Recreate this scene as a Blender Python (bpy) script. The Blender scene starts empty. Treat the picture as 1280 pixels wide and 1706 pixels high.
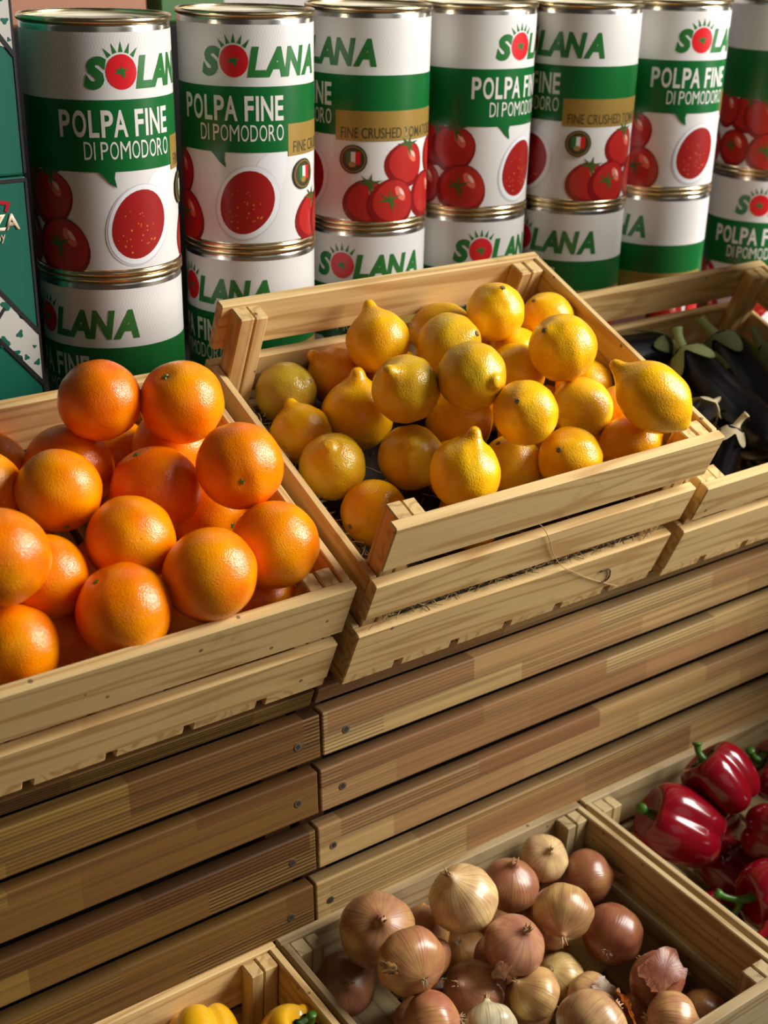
import bpy, bmesh, math, random
from mathutils import Vector, Matrix, Quaternion
random.seed(11)
C = bpy.context.scene.collection
SC = bpy.context.scene

# ------------------------------------------------------------------ camera, world, lights, exposure
cam = bpy.data.cameras.new('camera')
cam_o = bpy.data.objects.new('camera', cam); C.objects.link(cam_o)
cam.sensor_fit = 'VERTICAL'; cam.sensor_height = 36.0; cam.sensor_width = 27.0
cam.lens = 2189.2 / 1706 * 36.0
RIGHT = Vector((0.81575, -0.57805, 0.02019)); UP = Vector((0.2235, 0.34721, 0.91076)); FWD = Vector((0.53348, 0.73845, -0.41243))
cam_o.matrix_world = Matrix(((RIGHT.x, UP.x, -FWD.x, 0.0), (RIGHT.y, UP.y, -FWD.y, 0.0), (RIGHT.z, UP.z, -FWD.z, 1.62), (0, 0, 0, 1)))
cam.dof.use_dof = True; cam.dof.focus_distance = 1.30; cam.dof.aperture_fstop = 6.0
cam.clip_start = 0.02
SC.camera = cam_o

world = bpy.data.worlds.new('World'); SC.world = world; world.use_nodes = True
bg = world.node_tree.nodes['Background']
bg.inputs[0].default_value = (1.0, 0.86, 0.70, 1); bg.inputs[1].default_value = 0.034

def area(name, loc, target, sx, sy, power, col):
    l = bpy.data.lights.new(name, 'AREA'); l.shape = 'RECTANGLE'; l.size = sx; l.size_y = sy
    l.energy = power; l.color = col
    o = bpy.data.objects.new(name, l); C.objects.link(o)
    o.location = loc
    o.rotation_euler = (Vector(target) - Vector(loc)).to_track_quat('-Z', 'Y').to_euler()
    return o
area('window_daylight', (2.55, -0.15, 2.25), (0.75, 0.98, 1.0), 1.05, 1.6, 134, (1.0, 0.97, 0.925))
area('shopfront_daylight', (0.5, -2.2, 2.6), (0.7, 1.0, 0.9), 2.2, 1.6, 5, (1.0, 0.93, 0.84))
area('wall_fill', (1.4, 2.3, 2.9), (1.5, 3.55, 1.6), 1.6, 0.9, 26, (1.0, 0.98, 0.95))  # added fill aimed at the rear wall, brightens it and the can lids
SC.view_settings.view_transform = 'Standard'
SC.view_settings.look = 'None'
SC.view_settings.gamma = 1.0
SC.view_settings.use_curve_mapping = False
SC.view_settings.exposure = 0.0

# ------------------------------------------------------------------ helpers
def link(name, mesh, parent=None, mat=None, matrix=None):
    o = bpy.data.objects.new(name, mesh); C.objects.link(o)
    if mat is not None and mesh is not None:
        if not mesh.materials: mesh.materials.append(mat)
        elif mesh.materials[0] != mat: o.material_slots[0].link = 'OBJECT'; o.material_slots[0].material = mat
    if parent is not None: o.parent = parent
    if matrix is not None: o.matrix_local = matrix
    return o
def tag(o, label, cat=None, group=None, kind=None):
    if label: o['label'] = label
    if cat: o['category'] = cat
    if group: o['group'] = group
    if kind: o['kind'] = kind
    return o
def empty(name, matrix, label, cat, group=None):
    o = bpy.data.objects.new(name, None); C.objects.link(o); o.empty_display_size = 0.05
    o.matrix_world = matrix
    return tag(o, label, cat, group)
def to_mesh(bm, name, smooth=False):
    m = bpy.data.meshes.new(name); bm.normal_update(); bm.to_mesh(m); bm.free()
    if smooth:
        for p in m.polygons: p.use_smooth = True
    return m
def T(x, y, z): return Matrix.Translation((x, y, z))
def RX(a): return Matrix.Rotation(a, 4, 'X')
def RY(a): return Matrix.Rotation(a, 4, 'Y')
def RZ(a): return Matrix.Rotation(a, 4, 'Z')
def box_bm(sx, sy, sz, bev=0.0012, seg=1):
    bm = bmesh.new(); bmesh.ops.create_cube(bm, size=1.0)
    for v in bm.verts: v.co = Vector((v.co.x*sx, v.co.y*sy, v.co.z*sz))
    if bev: bmesh.ops.bevel(bm, geom=bm.edges[:], offset=bev, segments=seg, affect='EDGES', profile=0.5)
    return bm
def board(name, parent, mat, lo, hi, along='u', bev=0.0014):
    """a plank in its parent's frame from corner lo to corner hi; its own X axis runs with the grain"""
    c = [(a + b)/2 for a, b in zip(lo, hi)]; s = [abs(b - a) for a, b in zip(lo, hi)]
    if along == 'u': d, r = (s[0], s[1], s[2]), Matrix.Identity(4)
    elif along == 'v': d, r = (s[1], s[0], s[2]), RZ(math.pi/2)
    else: d, r = (s[2], s[1], s[0]), RY(-math.pi/2)
    return link(name, to_mesh(box_bm(*d, bev=bev), name), parent, mat, T(*c) @ r)
def lathe_bm(prof, seg=32):
    bm = bmesh.new(); rings = []
    for z, r in prof:
        if r < 1e-6: rings.append([bm.verts.new((0, 0, z))])
        else: rings.append([bm.verts.new((r*math.cos(2*math.pi*k/seg), r*math.sin(2*math.pi*k/seg), z)) for k in range(seg)])
    for a, b in zip(rings, rings[1:]):
        for k in range(seg):
            k2 = (k + 1) % seg
            if len(a) == 1 and len(b) == 1: continue
            if len(a) == 1: bm.faces.new((a[0], b[k2], b[k]))
            elif len(b) == 1: bm.faces.new((a[k], a[k2], b[0]))
            else: bm.faces.new((a[k], a[k2], b[k2], b[k]))
    bmesh.ops.recalc_face_normals(bm, faces=bm.faces[:])
    return bm
def tube_bm(pts, radii, seg=6, bm=None):
    bm = bm or bmesh.new(); pts = [Vector(p) for p in pts]; rings = []
    up = Vector((0.13, 0.37, 0.92))
    for i, p in enumerate(pts):
        d = (pts[min(i+1, len(pts)-1)] - pts[max(i-1, 0)]).normalized()
        a = d.cross(up).normalized(); b = d.cross(a).normalized()
        r = radii[i] if isinstance(radii, (list, tuple)) else radii
        rings.append([bm.verts.new(p + a*r*math.cos(2*math.pi*k/seg) + b*r*math.sin(2*math.pi*k/seg)) for k in range(seg)])
    for a, b in zip(rings, rings[1:]):
        for k in range(seg): bm.faces.new((a[k], a[(k+1) % seg], b[(k+1) % seg], b[k]))
    bm.faces.new(rings[0][::-1]); bm.faces.new(rings[-1])
    return bm
def catmull(pts, n=6):
    P = [Vector(p) for p in pts]; P = [P[0]*2 - P[1]] + P + [P[-1]*2 - P[-2]]; out = []
    for i in range(1, len(P) - 2):
        for k in range(n):
            t = k/n; a, b, c, d = P[i-1], P[i], P[i+1], P[i+2]
            out.append(0.5*((2*b) + (c - a)*t + (2*a - 5*b + 4*c - d)*t*t + (3*b - a - 3*c + d)*t**3))
    out.append(P[-2]); return out
def hash3(x, y, z): return math.sin(x*3.1 + y*1.7 + 0.3)*math.sin(y*2.9 - z*1.3 + 1.1)*math.sin(z*2.3 + x*1.9 + 2.2)

# ------------------------------------------------------------------ materials
def nmat(name):
    m = bpy.data.materials.new(name); m.use_nodes = True; nt = m.node_tree
    return m, nt, nt.nodes['Principled BSDF']
def N(nt, typ, **kw):
    n = nt.nodes.new(typ)
    for k, v in kw.items():
        if k.startswith('i_'):
            n.inputs[int(k[2:]) if k[2:].isdigit() else k[2:].replace('_', ' ')].default_value = v
        else: setattr(n, k, v)
    return n
def L(nt, a, b): nt.links.new(a, b)
def ramp(nt, stops, interp='LINEAR'):
    r = nt.nodes.new('ShaderNodeValToRGB'); r.color_ramp.interpolation = interp
    el = r.color_ramp.elements
    while len(el) > 1: el.remove(el[-1])
    el[0].position = stops[0][0]; el[0].color = (*stops[0][1], 1)
    for p, c in stops[1:]:
        e = el.new(p); e.color = (*c, 1)
    return r
def plain(name, col, rough=0.5, metal=0.0, spec=0.5, coat=0.0):
    m, nt, b = nmat(name)
    b.inputs['Base Color'].default_value = (*col, 1); b.inputs['Roughness'].default_value = rough
    b.inputs['Metallic'].default_value = metal; b.inputs['Specular IOR Level'].default_value = spec
    b.inputs['Coat Weight'].default_value = coat
    return m
def math_n(nt, op, a, b=None, c=None):
    n = nt.nodes.new('ShaderNodeMath'); n.operation = op
    for i, v in enumerate((a, b, c)):
        if v is None: continue
        if isinstance(v, (int, float)): n.inputs[i].default_value = v
        else: L(nt, v, n.inputs[i])
    return n.outputs[0]
def mixc(nt, fac, a, b, blend='MIX'):
    n = nt.nodes.new('ShaderNodeMix'); n.data_type = 'RGBA'; n.blend_type = blend
    for idx, v in ((0, fac), (6, a), (7, b)):
        if isinstance(v, (int, float)): n.inputs[idx].default_value = v
        elif isinstance(v, tuple): n.inputs[idx].default_value = (*v, 1)
        else: L(nt, v, n.inputs[idx])
    return n.outputs[2]
def hsv(nt, col, h=None, s=None, v=None):
    n = nt.nodes.new('ShaderNodeHueSaturation')
    L(nt, col, n.inputs['Color'])
    for k, q in (('Hue', h), ('Saturation', s), ('Value', v)):
        if q is None: continue
        if isinstance(q, (int, float)): n.inputs[k].default_value = q
        else: L(nt, q, n.inputs[k])
    return n.outputs[0]
def maprange(nt, v, a, b, c, d):
    n = nt.nodes.new('ShaderNodeMapRange'); L(nt, v, n.inputs[0])
    for i, q in enumerate((a, b, c, d)): n.inputs[i+1].default_value = q
    return n.outputs[0]

def pine(name, light, dark, lines, var=0.25):
    """sawn softwood: growth-ring lines along the board's own X axis, a few knots, stains"""
    m, nt, b = nmat(name)
    tc = N(nt, 'ShaderNodeTexCoord'); oi = N(nt, 'ShaderNodeObjectInfo')
    mp = N(nt, 'ShaderNodeMapping'); L(nt, tc.outputs['Object'], mp.inputs[0])
    off = N(nt, 'ShaderNodeCombineXYZ')
    for i, k in enumerate((7.0, 0.31, 0.17)): L(nt, math_n(nt, 'MULTIPLY', oi.outputs['Random'], k), off.inputs[i])
    L(nt, off.outputs[0], mp.inputs['Location'])
    sc = N(nt, 'ShaderNodeVectorMath', operation='MULTIPLY'); L(nt, mp.outputs[0], sc.inputs[0]); sc.inputs[1].default_value = (0.9, 14.0, 14.0)
    n1 = N(nt, 'ShaderNodeTexNoise', i_Scale=1.6, i_Detail=2.0); L(nt, sc.outputs[0], n1.inputs['Vector'])
    rings = math_n(nt, 'SINE', math_n(nt, 'MULTIPLY', n1.outputs[0], lines))
    rr = ramp(nt, [(0.0, light), (0.55, tuple(l*0.75 + d*0.25 for l, d in zip(light, dark))), (1.0, dark)])
    L(nt, maprange(nt, rings, -0.4, 1.0, 0, 0.9), rr.inputs[0])
    fib = N(nt, 'ShaderNodeVectorMath', operation='MULTIPLY'); L(nt, mp.outputs[0], fib.inputs[0]); fib.inputs[1].default_value = (12, 600, 600)
    n2 = N(nt, 'ShaderNodeTexNoise', i_Scale=1.0, i_Detail=3.0); L(nt, fib.outputs[0], n2.inputs['Vector'])
    c1 = mixc(nt, maprange(nt, n2.outputs[0], 0.35, 0.75, 0.0, 0.35), rr.outputs[0], dark)
    n3 = N(nt, 'ShaderNodeTexNoise', i_Scale=22.0, i_Detail=4.0); L(nt, mp.outputs[0], n3.inputs['Vector'])
    c2 = mixc(nt, maprange(nt, n3.outputs[0], 0.62, 0.78, 0.0, 0.5), c1, tuple(d*0.55 for d in dark))
    # little dark specks and nail holes
    vo = N(nt, 'ShaderNodeTexVoronoi', i_Scale=26.0); L(nt, mp.outputs[0], vo.inputs['Vector'])
    c3 = mixc(nt, maprange(nt, vo.outputs['Distance'], 0.05, 0.065, 0.75, 0.0), c2, (0.05, 0.03, 0.015))
    val = maprange(nt, oi.outputs['Random'], 0, 1, 1 - var, 1 + var*0.6)
    L(nt, hsv(nt, c3, None, None, val), b.inputs['Base Color'])
    b.inputs['Roughness'].default_value = 0.62; b.inputs['Specular IOR Level'].default_value = 0.3
    bp = N(nt, 'ShaderNodeBump', i_Strength=0.25, i_Distance=0.0006)
    L(nt, n2.outputs[0], bp.inputs['Height']); L(nt, bp.outputs[0], b.inputs['Normal'])
    return m
def decking(name, tones, groove=0.5):
    """finger-jointed hardwood slat: blocks of different tone along the length, some of them combed with fine grooves"""
    m, nt, b = nmat(name)
    tc = N(nt, 'ShaderNodeTexCoord'); oi = N(nt, 'ShaderNodeObjectInfo')
    sx = N(nt, 'ShaderNodeSeparateXYZ'); L(nt, tc.outputs['Object'], sx.inputs[0])
    rnd = oi.outputs['Random']
    xo = math_n(nt, 'ADD', sx.outputs[0], math_n(nt, 'MULTIPLY', rnd, 9.7))
    split = math_n(nt, 'ADD', sx.outputs[2], math_n(nt, 'MULTIPLY_ADD', rnd, 0.03, -0.015))
    half = math_n(nt, 'GREATER_THAN', split, 0.004)
    cell = math_n(nt, 'FLOOR', math_n(nt, 'MULTIPLY', math_n(nt, 'ADD', xo, math_n(nt, 'MULTIPLY', half, 0.07)), 5.2))
    cv = N(nt, 'ShaderNodeCombineXYZ'); L(nt, cell, cv.inputs[0]); L(nt, math_n(nt, 'MULTIPLY', half, 3.0), cv.inputs[1]); L(nt, rnd, cv.inputs[2])
    wn = N(nt, 'ShaderNodeTexWhiteNoise', noise_dimensions='3D'); L(nt, cv.outputs[0], wn.inputs['Vector'])
    rc = ramp(nt, [(i/(len(tones) - 1), t) for i, t in enumerate(tones)]); L(nt, wn.outputs['Value'], rc.inputs[0])
    st = N(nt, 'ShaderNodeCombineXYZ'); L(nt, math_n(nt, 'MULTIPLY', xo, 2.0), st.inputs[0])
    L(nt, math_n(nt, 'MULTIPLY', sx.outputs[1], 160.0), st.inputs[1]); L(nt, math_n(nt, 'MULTIPLY', sx.outputs[2], 160.0), st.inputs[2])
    n1 = N(nt, 'ShaderNodeTexNoise', i_Scale=1.0, i_Detail=4.0); L(nt, st.outputs[0], n1.inputs['Vector'])
    dk = tuple(t*0.42 for t in tones[0])
    c1 = mixc(nt, maprange(nt, n1.outputs[0], 0.42, 0.75, 0.0, 0.75), rc.outputs[0], dk)
    wig = math_n(nt, 'MULTIPLY_ADD', n1.outputs[0], 2.2, math_n(nt, 'MULTIPLY', sx.outputs[2], 1500.0))
    gr = math_n(nt, 'SINE', wig)
    wn2 = N(nt, 'ShaderNodeTexWhiteNoise', noise_dimensions='3D')
    cv2 = N(nt, 'ShaderNodeCombineXYZ'); L(nt, math_n(nt, 'ADD', cell, 17.3), cv2.inputs[0]); L(nt, rnd, cv2.inputs[2]); L(nt, math_n(nt, 'MULTIPLY', half, 5.0), cv2.inputs[1]); L(nt, cv2.outputs[0], wn2.inputs['Vector'])
    amt = math_n(nt, 'MULTIPLY', maprange(nt, wn2.outputs['Value'], 0.25, 1.0, 0.0, 1.0), groove)
    line = math_n(nt, 'MULTIPLY', maprange(nt, gr, 0.0, 0.7, 0, 1), amt)
    c2 = mixc(nt, line, c1, tuple(t*0.22 for t in tones[0]))
    L(nt, c2, b.inputs['Base Color'])
    b.inputs['Roughness'].default_value = 0.55; b.inputs['Specular IOR Level'].default_value = 0.35
    bp = N(nt, 'ShaderNodeBump', i_Strength=0.5, i_Distance=0.0006)
    L(nt, math_n(nt, 'SUBTRACT', math_n(nt, 'MULTIPLY', n1.outputs[0], 0.3), line), bp.inputs['Height']); L(nt, bp.outputs[0], b.inputs['Normal'])
    return m
def peel(name, pore, bump, rough, coat=0.0):
    """citrus peel: the colour comes from each fruit's own viewport colour, its blush and pores from noise"""
    m, nt, b = nmat(name)
    tc = N(nt, 'ShaderNodeTexCoord'); oi = N(nt, 'ShaderNodeObjectInfo')
    mp = N(nt, 'ShaderNodeVectorMath', operation='ADD'); L(nt, tc.outputs['Object'], mp.inputs[0])
    cb = N(nt, 'ShaderNodeCombineXYZ'); L(nt, math_n(nt, 'MULTIPLY', oi.outputs['Random'], 13.0), cb.inputs[0]); L(nt, cb.outputs[0], mp.inputs[1])
    n1 = N(nt, 'ShaderNodeTexNoise', i_Scale=1.1, i_Detail=2.0); L(nt, mp.outputs[0], n1.inputs['Vector'])
    c = hsv(nt, oi.outputs['Color'], maprange(nt, n1.outputs[0], 0.3, 0.7, 0.488, 0.512), None, maprange(nt, n1.outputs[0], 0.3, 0.7, 0.92, 1.05))
    vo = N(nt, 'ShaderNodeTexVoronoi', i_Scale=pore, feature='SMOOTH_F1'); L(nt, mp.outputs[0], vo.inputs['Vector'])
    n2 = N(nt, 'ShaderNodeTexNoise', i_Scale=pore*0.45, i_Detail=3.0); L(nt, mp.outputs[0], n2.inputs['Vector'])
    c = mixc(nt, maprange(nt, vo.outputs['Distance'], 0.0, 0.35, 0.25, 0.0), c, (0.80, 0.45, 0.20), 'MULTIPLY')
    sp = N(nt, 'ShaderNodeTexVoronoi', i_Scale=1.9); L(nt, mp.outputs[0], sp.inputs['Vector'])
    c = mixc(nt, maprange(nt, sp.outputs['Distance'], 0.02, 0.045, 0.8, 0.0), c, (0.10, 0.05, 0.01))
    L(nt, c, b.inputs['Base Color'])
    b.inputs['Roughness'].default_value = rough; b.inputs['Specular IOR Level'].default_value = 0.5
    pass
    bp = N(nt, 'ShaderNodeBump', i_Strength=bump, i_Distance=0.0012)
    hgt = math_n(nt, 'MULTIPLY_ADD', n2.outputs[0], 0.8, vo.outputs['Distance'])
    L(nt, hgt, bp.inputs['Height']); L(nt, bp.outputs[0], b.inputs['Normal'])
    return m
def onion_skin(name):
    m, nt, b = nmat(name)
    tc = N(nt, 'ShaderNodeTexCoord'); oi = N(nt, 'ShaderNodeObjectInfo'); s = N(nt, 'ShaderNodeSeparateXYZ'); L(nt, tc.outputs['Object'], s.inputs[0])
    ang = math_n(nt, 'ARCTAN2', s.outputs[1], s.outputs[0])
    cb = N(nt, 'ShaderNodeCombineXYZ')
    L(nt, math_n(nt, 'MULTIPLY', math_n(nt, 'COSINE', ang), 9.0), cb.inputs[0]); L(nt, math_n(nt, 'MULTIPLY', math_n(nt, 'SINE', ang), 9.0), cb.inputs[1])
    L(nt, math_n(nt, 'MULTIPLY_ADD', oi.outputs['Random'], 20.0, math_n(nt, 'MULTIPLY', s.outputs[2], 0.7)), cb.inputs[2])
    n1 = N(nt, 'ShaderNodeTexNoise', i_Scale=1.6, i_Detail=3.0); L(nt, cb.outputs[0], n1.inputs['Vector'])
    n2 = N(nt, 'ShaderNodeTexNoise', i_Scale=1.5, i_Detail=3.0)
    mv = N(nt, 'ShaderNodeVectorMath', operation='ADD'); L(nt, tc.outputs['Object'], mv.inputs[0])
    cr = N(nt, 'ShaderNodeCombineXYZ'); L(nt, math_n(nt, 'MULTIPLY', oi.outputs['Random'], 31.0), cr.inputs[1]); L(nt, cr.outputs[0], mv.inputs[1]); L(nt, mv.outputs[0], n2.inputs['Vector'])
    c = hsv(nt, oi.outputs['Color'], maprange(nt, n2.outputs[0], 0.35, 0.65, 0.487, 0.515), None, maprange(nt, n2.outputs[0], 0.3, 0.7, 0.78, 1.15))
    c = mixc(nt, maprange(nt, n1.outputs[0], 0.48, 0.72, 0.0, 0.55), c, (0.23, 0.075, 0.025))
    L(nt, c, b.inputs['Base Color'])
    b.inputs['Roughness'].default_value = 0.33; b.inputs['Specular IOR Level'].default_value = 0.55; b.inputs['Coat Weight'].default_value = 0.15; b.inputs['Coat Roughness'].default_value = 0.25
    bp = N(nt, 'ShaderNodeBump', i_Strength=0.35, i_Distance=0.0012)
    L(nt, math_n(nt, 'ADD', n1.outputs[0], math_n(nt, 'MULTIPLY', n2.outputs[0], 0.6)), bp.inputs['Height']); L(nt, bp.outputs[0], b.inputs['Normal'])
    return m
def paper_label(name):
    """white can label: wavy hairlines in its upper band (uv is millimetres round the can and height on it)"""
    m, nt, b = nmat(name)
    uv = N(nt, 'ShaderNodeUVMap'); s = N(nt, 'ShaderNodeSeparateXYZ'); L(nt, uv.outputs[0], s.inputs[0])
    ph = math_n(nt, 'MULTIPLY_ADD', s.outputs[0], 1850.0, math_n(nt, 'MULTIPLY', math_n(nt, 'SINE', math_n(nt, 'MULTIPLY', s.outputs[1], 520.0)), 2.2))
    ln = maprange(nt, math_n(nt, 'SINE', ph), 0.72, 1.0, 0.0, 0.42)
    top = maprange(nt, s.outputs[1], 0.183, 0.187, 0.0, 1.0)
    c = mixc(nt, math_n(nt, 'MULTIPLY', ln, top), (0.68, 0.665, 0.64), (0.38, 0.33, 0.28))
    L(nt, c, b.inputs['Base Color']); b.inputs['Roughness'].default_value = 0.30; b.inputs['Specular IOR Level'].default_value = 0.45
    return m

M = dict(
    pine=pine('crate_pine', (0.69, 0.485, 0.210), (0.45, 0.255, 0.085), 48.0, 0.13),
    pine_grey=pine('weathered_pine', (0.47, 0.36, 0.185), (0.28, 0.175, 0.075), 40.0),
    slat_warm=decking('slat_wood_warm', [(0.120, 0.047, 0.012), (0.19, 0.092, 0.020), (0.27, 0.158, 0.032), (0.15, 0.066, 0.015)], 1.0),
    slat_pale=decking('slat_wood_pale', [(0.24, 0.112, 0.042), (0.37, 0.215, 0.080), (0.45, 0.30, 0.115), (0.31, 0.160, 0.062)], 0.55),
    batten=plain('batten_wood', (0.17, 0.065, 0.028), 0.6),
    orange=peel('orange_peel', 40.0, 0.30, 0.19),
    lemon=peel('lemon_peel', 28.0, 0.32, 0.20),
    stem_green=plain('stem_green', (0.10, 0.20, 0.02), 0.5),
    scar=plain('stem_scar_brown', (0.16, 0.12, 0.04), 0.8),
    onion=onion_skin('onion_skin'),
    onion_dry=plain('dry_onion_tip', (0.42, 0.25, 0.11), 0.6),
    root=plain('onion_root', (0.45, 0.36, 0.22), 0.8),
    label=paper_label('label_white'),
    green=plain('label_green', (0.004, 0.115, 0.022), 0.28),
    gold=plain('label_gold', (0.36, 0.225, 0.05), 0.33, 0.25),
    ink_white=plain('label_print_white', (0.70, 0.67, 0.62), 0.3),
    ink_dark=plain('label_print_dark', (0.045, 0.035, 0.01), 0.4),
    logo_green=plain('logo_green', (0.02, 0.15, 0.03), 0.3),
    logo_red=plain('logo_red', (0.62, 0.012, 0.018), 0.3),
    tom_dark=plain('print_tomato_dark', (0.22, 0.006, 0.007), 0.3),
    tom_mid=plain('print_tomato_red', (0.42, 0.018, 0.014), 0.3),
    tom_light=plain('print_tomato_light', (0.72, 0.16, 0.10), 0.3),
    tom_white=plain('print_tomato_shine', (0.85, 0.52, 0.45), 0.3),
    calyx_print=plain('print_calyx', (0.05, 0.11, 0.02), 0.3),
    bowl_grey=plain('print_spoon_grey', (0.52, 0.52, 0.54), 0.3),
    bowl_white=plain('print_spoon_white', (0.74, 0.74, 0.76), 0.3),
    sauce=plain('print_sauce', (0.30, 0.010, 0.008), 0.3),
    sauce_spot=plain('print_sauce_spot', (0.60, 0.14, 0.03), 0.3),
    tin=plain('can_tin', (0.62, 0.60, 0.55), 0.22, 1.0),
    tin_gold=plain('can_gold', (0.72, 0.58, 0.34), 0.24, 1.0),
    lid=plain('can_lid_lacquer', (0.88, 0.78, 0.55), 0.3, 0.25),
    carton=plain('carton_green', (0.003, 0.12, 0.075), 0.45),
    carton_dark=plain('carton_dark_and_shade', (0.012, 0.012, 0.012), 0.5),  # black of print and seams, also the painted shadow gap
    carton_white=plain('carton_white', (0.55, 0.53, 0.47), 0.5),
    carton_cream=plain('carton_cream', (0.66, 0.55, 0.38), 0.5),
    carton_red=plain('carton_red', (0.40, 0.01, 0.02), 0.4),
    steel=plain('screw_steel', (0.45, 0.40, 0.32), 0.4, 1.0),
    hole=plain('screw_recess', (0.02, 0.015, 0.01), 0.7),
    red_pepper=plain('red_pepper_skin', (0.21, 0.003, 0.009), 0.18, 0.0, 0.5, 0.25),
    yellow_pepper=plain('yellow_pepper_skin', (0.82, 0.42, 0.01), 0.16, 0.0, 0.55, 0.5),
    pepper_green=plain('pepper_stem', (0.05, 0.15, 0.012), 0.4),
    aubergine=plain('aubergine_skin', (0.004, 0.003, 0.004), 0.25, 0.0, 0.25, 0.0),
    calyx=plain('aubergine_calyx', (0.30, 0.34, 0.13), 0.6),
    calyx_dry=plain('aubergine_calyx_dry', (0.55, 0.46, 0.27), 0.7),
    straw=plain('straw', (0.38, 0.27, 0.11), 0.7),
    straw_dark_and_shade=plain('straw_dark_and_shade', (0.035, 0.022, 0.010), 0.9),  # painted shade on the bed, own colour on the hooked straw
    kraft=plain('kraft_paper', (0.42, 0.27, 0.12), 0.7),
    floor=plain('floor_concrete', (0.10, 0.085, 0.07), 0.8),
    wall=plain('wall_plaster', (0.72, 0.66, 0.64), 0.8),
    counter=plain('counter_board', (0.05, 0.03, 0.02), 0.6),
    gap_shade=plain('gap_shade_black', (0.004, 0.003, 0.003), 0.9),  # near black stands in for the shade behind slats and cans
    box_green=plain('plastic_green', (0.03, 0.12, 0.01), 0.5),
    box_brown=plain('box_terracotta', (0.40, 0.17, 0.09), 0.6),
)

# ------------------------------------------------------------------ setting
fl = link('floor', to_mesh(box_bm(7.0, 6.0, 0.1, 0), 'floor'), None, M['floor'], T(0.8, 1.0, -0.05)); tag(fl, 'dark concrete shop floor under the market stand', 'floor', kind='structure')
wl = link('wall_back', to_mesh(box_bm(7.0, 0.1, 2.4, 0), 'wall_back'), None, M['wall'], T(0.8, 3.6, 1.2)); tag(wl, 'plain plaster wall far behind the tomato cans', 'wall', kind='structure')

# back counter that carries the cans and cartons
ct = empty('back_counter', T(0.9, 1.5, 0), 'plain brown counter under the row of tomato cans', 'counter')
board('counter_top', ct, M['counter'], (-1.3, -0.25, 0.9913), (1.5, 0.55, 1.0213))
board('front_panel', ct, M['counter'], (-1.28, -0.235, 0.08), (1.48, -0.215, 0.9913))
board('shade_backdrop', ct, M['gap_shade'], (-1.28, 0.33, 1.0213), (1.48, 0.53, 1.4700))  # added near-black block, makes the gaps between cans look shaded
for x in (-1.25, 1.4):
    for y in (-0.2, 0.3): board('leg', ct, M['counter'], (x, y, 0), (x + 0.05, y + 0.05, 0.9913), 'h')
# blurred boxes behind the cans
for nm, mat, x0, x1, y0, top, lab in (('storage_box', 'box_green', 0.925, 1.035, 1.86, 1.60, 'dark green box out of focus behind the first two cans'),
                                      ('storage_box', 'box_brown', 0.62, 0.905, 1.86, 1.60, 'terracotta brown box out of focus behind the first can')):
    t = empty(nm, T((x0 + x1)/2, y0 + 0.08, 1.4700), lab, 'box')
    w = (x1 - x0)/2; h = top - 1.4700
    link('box_body', to_mesh(box_bm(2*w, 0.14, h - 0.03, 0.004), 'box_body'), t, M[mat], T(0, 0, (h - 0.03)/2))
    link('lid', to_mesh(box_bm(2*w + 0.012, 0.152, 0.03, 0.004), 'lid'), t, M[mat], T(0, 0, h - 0.015))

# slatted stands, left and right of the joint
XJ = 0.6138
SLATS = [(0.8284, 0.8811), (0.7550, 0.8085), (0.6779, 0.7315), (0.6005, 0.6540), (0.5231, 0.5766), (0.4457, 0.4992), (0.3683, 0.4218), (0.2909, 0.3444), (0.2135, 0.2670)]
TH = math.radians(22.6361)
SHELF = T(0, 0.92850, 0.92668) @ RX(TH)
def screw(parent, x, z):
    bm = lathe_bm([(0.0, 0.0), (0.0, 0.0036), (-0.0008, 0.0044), (0.0006, 0.0044), (0.0006, 0.0)][::-1], 14)
    s = link('screw', to_mesh(bm, 'screw'), parent, M['steel'], T(x, -0.0094, z) @ RX(math.pi/2)); s['label'] = 'small metal screw head'
    h = link('recess', to_mesh(box_bm(0.0042, 0.0042, 0.0006, 0), 'recess'), s, M['hole'], T(0, 0, 0.0009) @ RZ(0.5))
    return s
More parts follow.
